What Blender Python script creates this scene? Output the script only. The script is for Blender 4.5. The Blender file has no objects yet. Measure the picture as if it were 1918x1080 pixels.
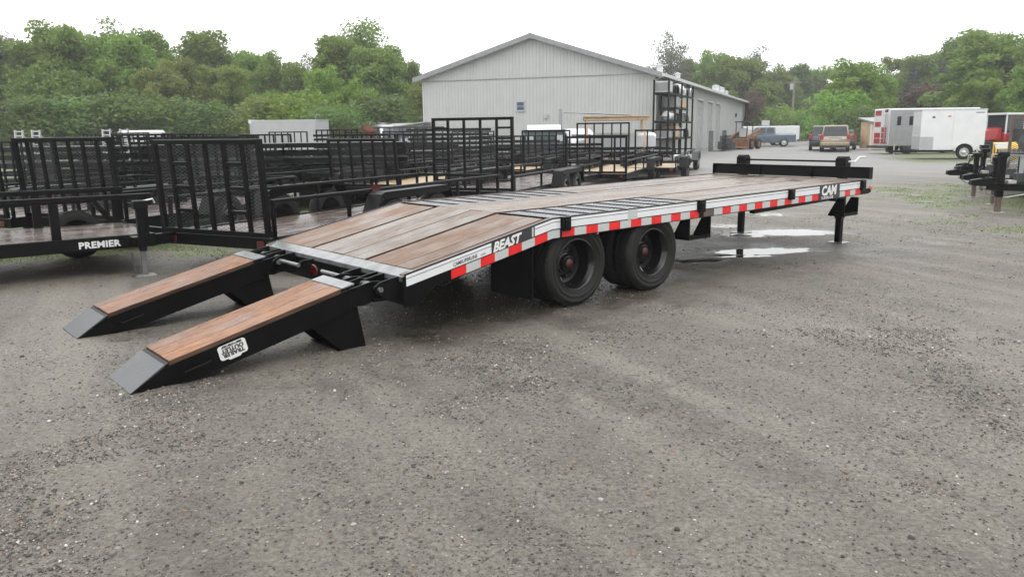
import bpy, bmesh, math, random
import numpy as np
from mathutils import Vector, Matrix, Euler, noise
R = math.radians
PI = math.pi
sc = bpy.context.scene
COL = sc.collection
rnd = random.Random(7)

# ---------------------------------------------------------------- camera
F, CH, PITCH, ROLL = 1501.9, 1.653, 0.1936, -0.0119
cam_d = bpy.data.cameras.new('camera')
cam_d.sensor_width = 36.0
cam_d.lens = F / 1918 * 36.0
cam_d.clip_end = 3000
cam = bpy.data.objects.new('camera', cam_d)
COL.objects.link(cam)
cam.matrix_world = Matrix.Translation((0, 0, CH)) @ Matrix.Rotation(PI/2 - PITCH, 4, 'X') @ Matrix.Rotation(ROLL, 4, 'Z')
sc.camera = cam

# ---------------------------------------------------------------- sky, sun, exposure (overcast)
SKY_STRENGTH = 0.15
world = bpy.data.worlds.new('World')
sc.world = world
world.use_nodes = True
wn, wl = world.node_tree.nodes, world.node_tree.links
wn.clear()
w_out = wn.new('ShaderNodeOutputWorld')
w_bg = wn.new('ShaderNodeBackground')
w_sky = wn.new('ShaderNodeTexSky')
w_sky.sky_type = 'NISHITA'
w_sky.sun_disc = False
w_sky.sun_elevation = R(50)
w_sky.sun_rotation = R(200)
w_sky.dust_density = 3.0
w_hs = wn.new('ShaderNodeHueSaturation')
w_hs.inputs['Saturation'].default_value = 0.25
w_mix = wn.new('ShaderNodeMix'); w_mix.data_type = 'RGBA'
w_mix.inputs['Factor'].default_value = 0.86
w_tc = wn.new('ShaderNodeTexCoord')
w_no = wn.new('ShaderNodeTexNoise'); w_no.inputs['Scale'].default_value = 1.6; w_no.inputs['Detail'].default_value = 4
w_map = wn.new('ShaderNodeMapping'); w_map.inputs['Scale'].default_value = (1, 1, 3)
w_cr = wn.new('ShaderNodeValToRGB')
w_cr.color_ramp.elements[0].position = 0.3; w_cr.color_ramp.elements[0].color = (10.8, 11.0, 11.2, 1)
w_cr.color_ramp.elements[1].position = 0.7; w_cr.color_ramp.elements[1].color = (12.6, 12.7, 12.7, 1)
wl.new(w_tc.outputs['Generated'], w_map.inputs['Vector'])
wl.new(w_map.outputs['Vector'], w_no.inputs['Vector'])
wl.new(w_no.outputs['Fac'], w_cr.inputs['Fac'])
wl.new(w_sky.outputs['Color'], w_hs.inputs['Color'])
wl.new(w_hs.outputs['Color'], w_mix.inputs['A'])
wl.new(w_cr.outputs['Color'], w_mix.inputs['B'])
w_sep = wn.new('ShaderNodeSeparateXYZ'); wl.new(w_tc.outputs['Generated'], w_sep.inputs['Vector'])
w_mr = wn.new('ShaderNodeMapRange'); w_mr.inputs['From Min'].default_value = 0.12; w_mr.inputs['From Max'].default_value = 1.0
w_mr.inputs['To Min'].default_value = 1.0; w_mr.inputs['To Max'].default_value = 1.75      # overcast sky: brighter towards the zenith
wl.new(w_sep.outputs['Z'], w_mr.inputs['Value'])
w_mul = wn.new('ShaderNodeVectorMath'); w_mul.operation = 'SCALE'
wl.new(w_mix.outputs['Result'], w_mul.inputs[0]); wl.new(w_mr.outputs['Result'], w_mul.inputs['Scale'])
wl.new(w_mul.outputs['Vector'], w_bg.inputs['Color'])
w_bg.inputs['Strength'].default_value = SKY_STRENGTH
wl.new(w_bg.outputs['Background'], w_out.inputs['Surface'])
sun_d = bpy.data.lights.new('sun', 'SUN')
sun_d.energy = 0.5
sun_d.angle = R(35)
sun_d.color = (1.0, 0.97, 0.93)
sun = bpy.data.objects.new('sun', sun_d)
COL.objects.link(sun)
sun.rotation_euler = (R(40), 0, R(20))
sc.view_settings.view_transform = 'Standard'
sc.view_settings.look = 'None'
sc.view_settings.exposure = 0.0
sc.view_settings.gamma = 1.0
sc.view_settings.use_curve_mapping = False

# ---------------------------------------------------------------- photo mapping (pixel + distance -> place)
def ray(px, py):
    u, v = px - 959, py - 540
    c, s = math.cos(-ROLL), math.sin(-ROLL)
    a, b = u*c - v*s, u*s + v*c
    cp, sp = math.cos(PITCH), math.sin(PITCH)
    d = (a/F, 1.0, -b/F)
    return (d[0], d[1]*cp + d[2]*sp, -d[1]*sp + d[2]*cp)
def at(px, py, Y):
    r = ray(px, py); t = Y / r[1]
    return Vector((r[0]*t, Y, CH + r[2]*t))

# ---------------------------------------------------------------- materials
def new_mat(name):
    m = bpy.data.materials.new(name); m.use_nodes = True
    return m, m.node_tree.nodes, m.node_tree.links, m.node_tree.nodes['Principled BSDF']
def simple(name, col, rough=0.5, metal=0.0, var=0.15, scale=6.0, bump=0.0, coat=0.0, dirt=None, dirt_amt=0.5, spec=None):
    m, n, l, b = new_mat(name)
    tc = n.new('ShaderNodeTexCoord')
    no = n.new('ShaderNodeTexNoise'); no.inputs['Scale'].default_value = scale; no.inputs['Detail'].default_value = 6
    l.new(tc.outputs['Object'], no.inputs['Vector'])
    mx = n.new('ShaderNodeMix'); mx.data_type = 'RGBA'
    c2 = dirt if dirt else tuple(c*(1-var*2) for c in col)
    mx.inputs['A'].default_value = (*col, 1); mx.inputs['B'].default_value = (*c2, 1)
    mr = n.new('ShaderNodeMapRange'); mr.inputs['From Min'].default_value = 0.4; mr.inputs['From Max'].default_value = 0.75
    mr.inputs['To Max'].default_value = dirt_amt if dirt else 1.0
    l.new(no.outputs['Fac'], mr.inputs['Value']); l.new(mr.outputs['Result'], mx.inputs['Factor'])
    l.new(mx.outputs['Result'], b.inputs['Base Color'])
    mr2 = n.new('ShaderNodeMapRange'); mr2.inputs['To Min'].default_value = max(0.02, rough*0.75); mr2.inputs['To Max'].default_value = min(1, rough*1.25)
    l.new(no.outputs['Fac'], mr2.inputs['Value']); l.new(mr2.outputs['Result'], b.inputs['Roughness'])
    b.inputs['Metallic'].default_value = metal
    b.inputs['Coat Weight'].default_value = coat
    if spec is not None: b.inputs['Specular IOR Level'].default_value = spec
    if bump:
        bp = n.new('ShaderNodeBump'); bp.inputs['Strength'].default_value = bump; bp.inputs['Distance'].default_value = 0.01
        n2 = n.new('ShaderNodeTexNoise'); n2.inputs['Scale'].default_value = scale*8
        l.new(tc.outputs['Object'], n2.inputs['Vector']); l.new(n2.outputs['Fac'], bp.inputs['Height']); l.new(bp.outputs['Normal'], b.inputs['Normal'])
    return m
def wood(name, c1, c2, c3, rough=0.42):
    m, n, l, b = new_mat(name)
    tc = n.new('ShaderNodeTexCoord'); oi = n.new('ShaderNodeObjectInfo')
    mp = n.new('ShaderNodeMapping'); mp.inputs['Scale'].default_value = (1.3, 22, 22)
    ad = n.new('ShaderNodeVectorMath'); ad.operation = 'MULTIPLY_ADD'
    cb = n.new('ShaderNodeCombineXYZ')
    for k in ('X', 'Y', 'Z'): l.new(oi.outputs['Random'], cb.inputs[k])
    ad.inputs[1].default_value = (37, 17, 23)
    l.new(cb.outputs['Vector'], ad.inputs[0]); l.new(tc.outputs['Object'], ad.inputs[2])
    l.new(ad.outputs['Vector'], mp.inputs['Vector'])
    g = n.new('ShaderNodeTexNoise'); g.inputs['Scale'].default_value = 1.6; g.inputs['Detail'].default_value = 8; g.inputs['Roughness'].default_value = 0.65; g.inputs['Distortion'].default_value = 0.6
    l.new(mp.outputs['Vector'], g.inputs['Vector'])
    cr = n.new('ShaderNodeValToRGB'); e = cr.color_ramp.elements
    e[0].position = 0.34; e[0].color = (*c3, 1); e[1].position = 0.66; e[1].color = (*c1, 1)
    el = e.new(0.47); el.color = (*c2, 1)
    l.new(g.outputs['Fac'], cr.inputs['Fac'])
    big = n.new('ShaderNodeTexNoise'); big.inputs['Scale'].default_value = 2.2; big.inputs['Detail'].default_value = 5
    l.new(ad.outputs['Vector'], big.inputs['Vector'])
    hv = n.new('ShaderNodeHueSaturation')
    mr = n.new('ShaderNodeMapRange'); mr.inputs['From Min'].default_value = 0.3; mr.inputs['From Max'].default_value = 0.7; mr.inputs['To Min'].default_value = 0.74; mr.inputs['To Max'].default_value = 1.2
    l.new(big.outputs['Fac'], mr.inputs['Value'])
    mr3 = n.new('ShaderNodeMapRange'); mr3.inputs['To Min'].default_value = 0.82; mr3.inputs['To Max'].default_value = 1.15
    l.new(oi.outputs['Random'], mr3.inputs['Value'])
    mu = n.new('ShaderNodeMath'); mu.operation = 'MULTIPLY'
    l.new(mr.outputs['Result'], mu.inputs[0]); l.new(mr3.outputs['Result'], mu.inputs[1])
    l.new(mu.outputs['Value'], hv.inputs['Value'])
    # knots and nail stains
    vo = n.new('ShaderNodeTexVoronoi'); vo.inputs['Scale'].default_value = 1.0
    mp2 = n.new('ShaderNodeMapping'); mp2.inputs['Scale'].default_value = (2.2, 7, 7)
    l.new(ad.outputs['Vector'], mp2.inputs['Vector']); l.new(mp2.outputs['Vector'], vo.inputs['Vector'])
    kr = n.new('ShaderNodeMapRange'); kr.inputs['From Min'].default_value = 0.05; kr.inputs['From Max'].default_value = 0.16; kr.inputs['To Min'].default_value = 0.2; kr.inputs['To Max'].default_value = 0.0
    l.new(vo.outputs['Distance'], kr.inputs['Value'])
    kx = n.new('ShaderNodeMix'); kx.data_type = 'RGBA'; kx.inputs['B'].default_value = (c3[0]*0.5, c3[1]*0.4, c3[2]*0.35, 1)
    l.new(cr.outputs['Color'], hv.inputs['Color']); l.new(hv.outputs['Color'], kx.inputs['A']); l.new(kr.outputs['Result'], kx.inputs['Factor'])
    l.new(kx.outputs['Result'], b.inputs['Base Color'])
    rr = n.new('ShaderNodeMapRange'); rr.inputs['From Min'].default_value = 0.35; rr.inputs['From Max'].default_value = 0.65; rr.inputs['To Min'].default_value = rough*0.55; rr.inputs['To Max'].default_value = rough*1.35
    l.new(big.outputs['Fac'], rr.inputs['Value']); l.new(rr.outputs['Result'], b.inputs['Roughness'])
    b.inputs['Specular IOR Level'].default_value = 0.32
    bp = n.new('ShaderNodeBump'); bp.inputs['Strength'].default_value = 0.6; bp.inputs['Distance'].default_value = 0.004
    l.new(g.outputs['Fac'], bp.inputs['Height']); l.new(bp.outputs['Normal'], b.inputs['Normal'])
    return m
M = {}
M['black'] = simple('black_paint', (0.00275, 0.00275, 0.0033), 0.30, 0, 0.2, 5, 0.15, dirt=(0.00605, 0.005775, 0.0055), dirt_amt=0.4, spec=0.12)
M['black2'] = simple('black_paint_yard', (0.00275, 0.00275, 0.0033), 0.36, 0, 0.2, 3, dirt=(0.0066, 0.006325, 0.00605), dirt_amt=0.35, spec=0.12)
M['steel'] = simple('worn_wet_steel', (0.17, 0.175, 0.175), 0.22, 0.35, 0.3, 9, 0.15, dirt=(0.06, 0.06, 0.06), dirt_amt=0.8)
M['tip'] = simple('tip_plate_paint', (0.055, 0.058, 0.062), 0.36, 0.2, 0.3, 4, 0.2, dirt=(0.10, 0.10, 0.098), dirt_amt=0.6)
M['grate'] = simple('tread_plate_metal', (0.276, 0.279, 0.282), 0.25, 0.2, 0.15, 12, 0.2, dirt=(0.168, 0.168, 0.168), dirt_amt=0.8)
M['white'] = simple('white_film', (0.592, 0.5994, 0.6068), 0.35, 0, 0.04, 5, dirt=(0.407, 0.3996, 0.3848), dirt_amt=0.3)
M['red'] = simple('red_reflective', (0.62, 0.012, 0.012), 0.3, 0, 0.15, 8)
M['silver'] = simple('white_reflective', (0.407, 0.4218, 0.407), 0.3, 0, 0.1, 30, dirt=(0.3108, 0.3182, 0.3108), dirt_amt=0.6)
M['rubber'] = simple('tyre_rubber', (0.0063, 0.006078, 0.00585), 0.7, 0, 0.3, 7, 0.4, dirt=(0.01575, 0.0144, 0.0126), dirt_amt=0.5, spec=0.3)
M['flap'] = simple('flap_rubber', (0.0036, 0.0036, 0.0042), 0.5, 0, 0.3, 7, 0.2, spec=0.2)
M['rim'] = simple('black_rim', (0.00392, 0.00392, 0.00448), 0.25, 0.1, 0.3, 8, dirt=(0.0112, 0.01008, 0.00896), dirt_amt=0.5)
M['hubred'] = simple('hub_red', (0.056, 0.0048, 0.006), 0.4, 0, 0.3, 20)
M['lens_red'] = simple('red_lens', (0.06, 0.004, 0.004), 0.2, 0, 0.2, 20, coat=0.5)
M['lens_amber'] = simple('amber_lens', (0.6, 0.12, 0.01), 0.15, 0, 0.2, 20, coat=0.5)
M['zinc'] = simple('zinc_plate', (0.5, 0.5, 0.48), 0.35, 0.7, 0.2, 20, dirt=(0.35, 0.3, 0.22), dirt_amt=0.5)
M['alu'] = simple('aluminium', (0.4588, 0.4662, 0.4736), 0.35, 0.6, 0.1, 10)
M['darkalu'] = simple('weathered_aluminium', (0.26, 0.265, 0.27), 0.4, 0.3, 0.1, 3)
M['wood_deck'] = wood('deck_wood_weathered', (0.19, 0.148, 0.117), (0.135, 0.102, 0.079), (0.055, 0.038, 0.028), 0.38)
M['wood_tail'] = wood('deck_wood_brown', (0.1365, 0.07496, 0.03683), (0.101, 0.0506, 0.02339), (0.04643, 0.02126, 0.00992), 0.42)
M['wood_ramp'] = wood('ramp_wood_orange', (0.2518, 0.1321, 0.06969), (0.184, 0.08526, 0.0422), (0.08719, 0.03623, 0.01834), 0.48)
M['wood_edge'] = wood('wet_board_edges', (0.075, 0.042, 0.026), (0.05, 0.028, 0.018), (0.03, 0.017, 0.012), 0.5)
M['wood_yard'] = wood('yard_wood_wet', (0.1373, 0.1121, 0.09691), (0.08885, 0.06849, 0.06059), (0.04847, 0.03321, 0.02827), 0.24)
M['wood_new'] = wood('yard_wood_fresh', (0.4039, 0.3148, 0.196), (0.3445, 0.2495, 0.1426), (0.2495, 0.1663, 0.0891), 0.5)
M['siding'] = simple('grey_siding', (0.38, 0.3861, 0.38), 0.45, 0, 0.05, 1.2, dirt=(0.342, 0.3432, 0.328), dirt_amt=0.6)
M['trim'] = simple('grey_trim', (0.4588, 0.4588, 0.4514), 0.5, 0, 0.05, 2)
M['fascia'] = simple('roof_edge_grey', (0.22, 0.225, 0.23), 0.5, 0, 0.1, 2)
M['roof'] = simple('roof_metal', (0.35, 0.357, 0.364), 0.35, 0.3, 0.06, 1)
M['wainscot'] = simple('green_wainscot', (0.07, 0.10, 0.09), 0.5, 0, 0.1, 2)
M['glass'] = simple('dark_glass', (0.02, 0.024, 0.028), 0.06, 0, 0.1, 2)
M['bluegl'] = simple('window_glass_blue', (0.03, 0.05, 0.09), 0.08, 0, 0.1, 2)
M['pwhite'] = simple('white_vehicle_paint', (0.5772, 0.5846, 0.592), 0.22, 0, 0.04, 2, coat=0.4)
M['pgrey'] = simple('light_grey_panel', (0.3404, 0.3478, 0.3552), 0.4, 0, 0.06, 2)
M['pchamp'] = simple('champagne_paint', (0.28, 0.225, 0.155), 0.28, 0.3, 0.1, 2, coat=0.4)
M['pblue'] = simple('slate_blue_paint', (0.13, 0.16, 0.20), 0.22, 0.4, 0.1, 2, coat=0.5)
M['pdark'] = simple('dark_blue_paint', (0.03, 0.04, 0.06), 0.22, 0.2, 0.1, 2, coat=0.5)
M['pred'] = simple('red_vehicle_paint', (0.315, 0.014, 0.0175), 0.3, 0, 0.1, 2, coat=0.4)
M['pyellow'] = simple('yellow_machine_paint', (0.68, 0.42, 0.04), 0.4, 0, 0.1, 3, dirt=(0.3, 0.2, 0.06), dirt_amt=0.4)
M['porange'] = simple('rusty_orange_paint', (0.18, 0.078, 0.03), 0.55, 0, 0.2, 4, dirt=(0.06, 0.036, 0.024), dirt_amt=0.7)
M['teal'] = simple('teal_body_paint', (0.05, 0.10, 0.115), 0.45, 0, 0.15, 2, dirt=(0.04, 0.05, 0.05), dirt_amt=0.7)
M['tan'] = simple('tan_board', (0.50, 0.36, 0.22), 0.7, 0, 0.15, 3)
M['rust'] = simple('rusty_brown_steel', (0.11, 0.07, 0.055), 0.6, 0, 0.3, 3, dirt=(0.03, 0.03, 0.03), dirt_amt=0.8)
M['darkmetal'] = simple('dark_scrap_metal', (0.045, 0.045, 0.048), 0.5, 0.2, 0.3, 2)
M['darkprint'] = simple('black_rail_shadow', (0.02, 0.02, 0.022), 0.5)
M['whiteprint'] = simple('white_print', (0.592, 0.592, 0.5772), 0.5, 0, 0.02)
M['bark'] = simple('tree_bark', (0.10, 0.085, 0.07), 0.9, 0, 0.2, 2, 0.5)
M['barkpale'] = simple('pale_tree_bark', (0.20, 0.18, 0.155), 0.9, 0, 0.2, 2, 0.5)
def leaf_mat(name, c1, c2):
    m, n, l, b = new_mat(name)
    at_ = n.new('ShaderNodeAttribute'); at_.attribute_name = 'tint'
    cr = n.new('ShaderNodeValToRGB'); cr.color_ramp.elements[0].color = (*c1, 1); cr.color_ramp.elements[1].color = (*c2, 1)
    l.new(at_.outputs['Fac'], cr.inputs['Fac'])
    oi = n.new('ShaderNodeObjectInfo')
    hv = n.new('ShaderNodeHueSaturation')
    mr = n.new('ShaderNodeMapRange'); mr.inputs['To Min'].default_value = 0.8; mr.inputs['To Max'].default_value = 1.2
    mh = n.new('ShaderNodeMapRange'); mh.inputs['To Min'].default_value = 0.485; mh.inputs['To Max'].default_value = 0.512
    l.new(oi.outputs['Random'], mr.inputs['Value']); l.new(oi.outputs['Random'], mh.inputs['Value'])
    l.new(mr.outputs['Result'], hv.inputs['Value']); l.new(mh.outputs['Result'], hv.inputs['Hue'])
    l.new(cr.outputs['Color'], hv.inputs['Color'])
    l.new(hv.outputs['Color'], b.inputs['Base Color'])
    b.inputs['Roughness'].default_value = 0.55
    tr = n.new('ShaderNodeBsdfTranslucent'); l.new(hv.outputs['Color'], tr.inputs['Color'])
    ms = n.new('ShaderNodeMixShader'); ms.inputs['Fac'].default_value = 0.5
    out = n['Material Output']
    l.new(b.outputs['BSDF'], ms.inputs[1]); l.new(tr.outputs['BSDF'], ms.inputs[2]); l.new(ms.outputs['Shader'], out.inputs['Surface'])
    return m
M['leaf_mid'] = leaf_mat('leaves_mid_green', (0.1038, 0.1695, 0.02898), (0.1896, 0.2808, 0.05217))
M['leaf_bright'] = leaf_mat('leaves_bright_green', (0.1129, 0.2034, 0.02609), (0.2166, 0.3486, 0.05217))
M['leaf_olive'] = leaf_mat('leaves_olive', (0.1156, 0.1519, 0.03203), (0.2022, 0.2468, 0.05913))
M['leaf_dark'] = leaf_mat('leaves_dark_green', (0.06951, 0.1224, 0.03061), (0.1389, 0.2131, 0.05102))
M['leaf_copper'] = leaf_mat('leaves_copper', (0.06851, 0.04433, 0.03627), (0.137, 0.0806, 0.06045))
M['leaf_grey'] = leaf_mat('leaves_greyish', (0.1209, 0.129, 0.08866), (0.2176, 0.2257, 0.1612))
M['needle_blue'] = leaf_mat('needles_blue_green', (0.05642, 0.08463, 0.07254), (0.1209, 0.1612, 0.1411))
M['grass'] = leaf_mat('grass_blades', (0.0744, 0.1116, 0.0279), (0.1612, 0.2046, 0.062))

# ---------------------------------------------------------------- mesh builder
class MB:
    def __init__(s): s.v = []; s.f = []
    def add(s, vs, fs, mat=None):
        o = len(s.v)
        s.v += [tuple(mat @ Vector(v)) if mat else tuple(v) for v in vs]
        s.f += [tuple(i+o for i in f) for f in fs]
        return s
    def box(s, x0, x1, y0, y1, z0, z1, mat=None):
        vs = [(x0,y0,z0),(x1,y0,z0),(x1,y1,z0),(x0,y1,z0),(x0,y0,z1),(x1,y0,z1),(x1,y1,z1),(x0,y1,z1)]
        return s.add(vs, [(0,3,2,1),(4,5,6,7),(0,1,5,4),(1,2,6,5),(2,3,7,6),(3,0,4,7)], mat)
    def bar(s, p, q, w, h=None, up=(0,0,1)):       # rectangular bar from p to q
        h = h or w; p = Vector(p); q = Vector(q); d = (q-p).normalized(); up = Vector(up)
        if abs(d.dot(up)) > 0.98: up = Vector((1,0,0))
        a = d.cross(up).normalized(); b = a.cross(d).normalized()
        vs = [c + a*sx*w/2 + b*sy*h/2 for c in (p, q) for sx, sy in ((-1,-1),(1,-1),(1,1),(-1,1))]
        return s.add(vs, [(0,3,2,1),(4,5,6,7),(0,1,5,4),(1,2,6,5),(2,3,7,6),(3,0,4,7)])
    def tube(s, pts, r, n=8, caps=True):
        pts = [Vector(p) for p in pts]; rings = []
        rs = r if isinstance(r, (list, tuple)) else [r]*len(pts)
        base = len(s.v); prev = None
        for i, p in enumerate(pts):
            d = (pts[min(i+1, len(pts)-1)] - pts[max(i-1, 0)]).normalized()
            if prev is None:
                a = d.cross(Vector((0,0,1)));
                if a.length < 0.05: a = d.cross(Vector((1,0,0)))
            else: a = prev - d*prev.dot(d)
            a.normalize(); b = d.cross(a); prev = a
            for k in range(n):
                t = 2*PI*k/n
                s.v.append(tuple(p + (a*math.cos(t) + b*math.sin(t))*rs[i]))
        for i in range(len(pts)-1):
            for k in range(n):
                k2 = (k+1) % n
                s.f.append((base+i*n+k, base+i*n+k2, base+(i+1)*n+k2, base+(i+1)*n+k))
        if caps:
            s.f.append(tuple(base+k for k in reversed(range(n))))
            s.f.append(tuple(base+(len(pts)-1)*n+k for k in range(n)))
        return s
    def prism(s, poly, axis, c0, c1):              # polygon extruded along axis; poly coords are the two other axes in order
        n = len(poly)
        def mk(p, c):
            return {'x': (c, p[0], p[1]), 'y': (p[0], c, p[1]), 'z': (p[0], p[1], c)}[axis]
        vs = [mk(p, c0) for p in poly] + [mk(p, c1) for p in poly]
        fs = [tuple(reversed(range(n))), tuple(range(n, 2*n))] + [(i, (i+1)%n, n+(i+1)%n, n+i) for i in range(n)]
        return s.add(vs, fs)
    def lathe(s, prof, axis_o, n=32, closed=False): # profile (r, y) revolved about the y axis through axis_o
        base = len(s.v); o = Vector(axis_o); m = len(prof)
        for k in range(n):
            t = 2*PI*k/n
            for r, y in prof: s.v.append((o.x + r*math.cos(t), o.y + y, o.z + r*math.sin(t)))
        for k in range(n):
            k2 = (k+1) % n
            for j in range(m if closed else m-1):
                j2 = (j+1) % m
                s.f.append((base+k*m+j, base+k*m+j2, base+k2*m+j2, base+k2*m+j))
        return s
    def mesh(s, name, mat, bev=0, smooth=False, fn=None):
        me = bpy.data.meshes.new(name)
        vs = [fn(v) for v in s.v] if fn else s.v
        me.from_pydata(vs, [], s.f)
        bm = bmesh.new(); bm.from_mesh(me)
        bmesh.ops.recalc_face_normals(bm, faces=bm.faces)
        if bev:
            ed = [e for e in bm.edges if len(e.link_faces) == 2 and e.calc_face_angle(0) > 0.7]
            bmesh.ops.bevel(bm, geom=ed, offset=bev, segments=1, affect='EDGES', clamp_overlap=True)
        bm.to_mesh(me); bm.free()
        if smooth:
            for p in me.polygons: p.use_smooth = True
            try: me.set_sharp_from_angle(angle=R(38))
            except Exception: pass
        me.materials.append(M[mat])
        return me
    def build(s, name, mat, parent=None, bev=0, smooth=False, fn=None):
        return obj(name, s.mesh(name, mat, bev, smooth, fn), parent)
def obj(name, me, parent=None, loc=None, rot=None):
    o = bpy.data.objects.new(name, me); COL.objects.link(o)
    if parent: o.parent = parent
    if loc is not None: o.location = loc
    if rot is not None: o.rotation_euler = rot
    return o
def tag(o, label=None, cat=None, group=None, kind=None):
    if label: o['label'] = label
    if cat: o['category'] = cat
    if group: o['group'] = group
    if kind: o['kind'] = kind
    return o
def thing(name, label, cat, loc=(0,0,0), rz=0, group=None):
    o = bpy.data.objects.new(name, None); COL.objects.link(o)
    o.location = loc; o.rotation_euler = (0, 0, rz)
    return tag(o, label, cat, group)
def part(name, parent, loc=(0,0,0), rot=(0,0,0)):  # an empty part that holds sub-parts
    o = bpy.data.objects.new(name, None); COL.objects.link(o)
    o.parent = parent; o.location = loc; o.rotation_euler = rot
    return o
KIDS = {}
def dup(o, loc=None, rz=None, label=None, parent=None):
    c = o.copy(); COL.objects.link(c)
    if parent: c.parent = parent
    if loc is not None: c.location = loc
    if rz is not None: c.rotation_euler[2] = rz
    if label: c['label'] = label
    for ch in list(o.children): dup(ch, parent=c)
    return c
def text_mesh(body, size, mat, shear=0.0, bold=0.0, thick=0.0, align='LEFT', spacing=1.0, sx=1.0):
    cu = bpy.data.curves.new('lettering', 'FONT'); cu.body = body; cu.size = size; cu.shear = shear
    cu.offset = bold; cu.extrude = thick; cu.align_x = align; cu.space_character = spacing; cu.resolution_u = 2
    to = bpy.data.objects.new('lettering', cu); COL.objects.link(to)
    dg = bpy.context.evaluated_depsgraph_get(); dg.update()
    me = bpy.data.meshes.new_from_object(to.evaluated_get(dg))
    bpy.data.objects.remove(to)
    if sx != 1.0:
        for v in me.vertices: v.co.x *= sx
    me.materials.clear(); me.materials.append(M[mat])
    return me

# ---------------------------------------------------------------- ground
PUD = [(3.42, 10.98, 0.55, 0.22, 0.15, 0.050), (2.98, 10.55, 0.40, 0.09, 0.1, 0.044), (2.45, 10.12, 0.32, 0.06, 0.15, 0.038), (4.45, 12.95, 0.7, 0.32, 0.05, 0.050), (3.8, 12.75, 0.35, 0.28, 0.1, 0.037),
       (3.7, 14.0, 0.35, 0.25, 0, 0.032), (5.0, 15.8, 0.5, 0.3, 0.2, 0.028), (-0.80, 6.50, 0.2, 0.05, 0.2, 0.026)]
def fbm(x, y, s, o=4, seed=0.0):
    return noise.fractal(Vector((x*s, y*s, seed)), 1.0, 2.0, o)
def dep(x, y):
    d = 0.0
    for cx, cy, rx, ry, a, k in PUD:
        u = (x-cx)*math.cos(a) + (y-cy)*math.sin(a); v = -(x-cx)*math.sin(a) + (y-cy)*math.cos(a)
        q = (u/rx)**2 + (v/ry)**2
        if q < 9: d = max(d, k*math.exp(-q*0.7))
    return d
def gz(x, y):
    if -9 < x < 12 and 1.5 < y < 20:
        return 0.010*fbm(x, y, 0.7, 3, 3.0) + 0.009*fbm(x, y, 3.0, 3, 9.0) + 0.0062*fbm(x, y, 8.0, 3, 5.0) - dep(x, y)
    return 0.0
def axis(lo, f0, f1, hi, st):
    a = list(np.arange(f0, f1+1e-6, st)); s = st; x = f0; L = []
    while x > lo: s *= 1.25; x -= s; L.append(x)
    s = st; x = a[-1]; U = []
    while x < hi: s *= 1.25; x += s; U.append(x)
    return np.array(L[::-1] + a + U)
gx = axis(-260, -6.5, 8.5, 320, 0.055); gy = axis(-40, 2.2, 16.5, 330, 0.055)
nx, ny = len(gx), len(gy)
verts = np.zeros((ny, nx, 3)); verts[..., 0] = gx[None, :]; verts[..., 1] = gy[:, None]
Z = np.zeros((ny, nx)); WET_SHADE = np.zeros((ny, nx)); GR = np.zeros((ny, nx))
def sstep(a, b, x):
    t = min(1, max(0, (x-a)/(b-a))); return t*t*(3-2*t)
def grassiness(x, y):
    # patches of thin grass: under the parked trailers at left, the strip at right, verge beyond
    g = 0.0
    nz = fbm(x, y, 0.8, 4, 1.5); n2 = fbm(x, y, 3.5, 3, 4.5)
    if x < 0 and y > 9:
        d = y - 10.6 - 0.12*(x+7)        # left yard edge
        if x < -1.2: g = max(g, sstep(-0.3, 0.7, d + nz*1.0)*sstep(-1.6, -2.8, x + 0.6*nz)*sstep(60, 40, y))
    if x > 4:
        e = (x - (6.9 + 0.20*(y-12))) if y < 30 else (x - 9.3 - 0.42*(y-30))
        if y < 26: g = max(g, sstep(0.0, 1.6, e + nz*1.6)*sstep(10.2, 12.3, y + nz)*sstep(26, 22, y+nz)*0.75*sstep(-0.35, 0.25, nz + 0.5*n2))
        if y > 36: g = max(g, sstep(0, 2.5, x - 0.435*y - 1.5 + nz))
    if y > 60 and x < -2: g = 1.0
    if y > 118: g = 1.0
    return max(0.0, min(1.0, g*(0.55 + 0.9*n2 + 0.25)))
for j, y in enumerate(gy):
    for i, x in enumerate(gx):
        near = -9 < x < 12 and 1.5 < y < 20
        if near:
            z = gz(x, y); d = dep(x, y)
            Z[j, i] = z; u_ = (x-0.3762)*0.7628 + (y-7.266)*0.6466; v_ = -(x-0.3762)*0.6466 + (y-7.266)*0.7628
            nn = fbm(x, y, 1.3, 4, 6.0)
            shade_damp = sstep(-2.3, -1.2, u_ + nn*0.8)*sstep(3.4, 1.6, u_ + nn)*sstep(-0.75, 0.25, v_ + nn*0.7)*sstep(3.6, 2.6, v_ + nn)*0.85  # shade under the trailer, painted into the ground through the wet mask
            shade_damp = max(shade_damp, 0.45*sstep(1.9, 0.9, math.hypot((x-3.3)/1.5, (y-10.75)/0.75) + nn*0.9))  # damp margin around the front puddle
            WET_SHADE[j, i] = min(1, max(shade_damp, d*38, max(0, -z-0.004)*60))
        if -60 < x < 80 and 8 < y < 140: GR[j, i] = grassiness(x, y)
        elif y >= 140 or x <= -60 or x >= 80: GR[j, i] = 1.0
verts[..., 2] = Z
idx = np.arange(nx*ny).reshape(ny, nx)
faces = np.stack([idx[:-1, :-1], idx[:-1, 1:], idx[1:, 1:], idx[1:, :-1]], -1).reshape(-1, 4)
gme = bpy.data.meshes.new('ground')
gme.vertices.add(nx*ny); gme.vertices.foreach_set('co', verts.ravel())
gme.loops.add(faces.size); gme.loops.foreach_set('vertex_index', faces.ravel())
gme.polygons.add(len(faces)); gme.polygons.foreach_set('loop_start', np.arange(0, faces.size, 4)); gme.polygons.foreach_set('loop_total', np.full(len(faces), 4))
gme.update(calc_edges=True)
gme.polygons.foreach_set('use_smooth', np.ones(len(faces), bool))
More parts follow.
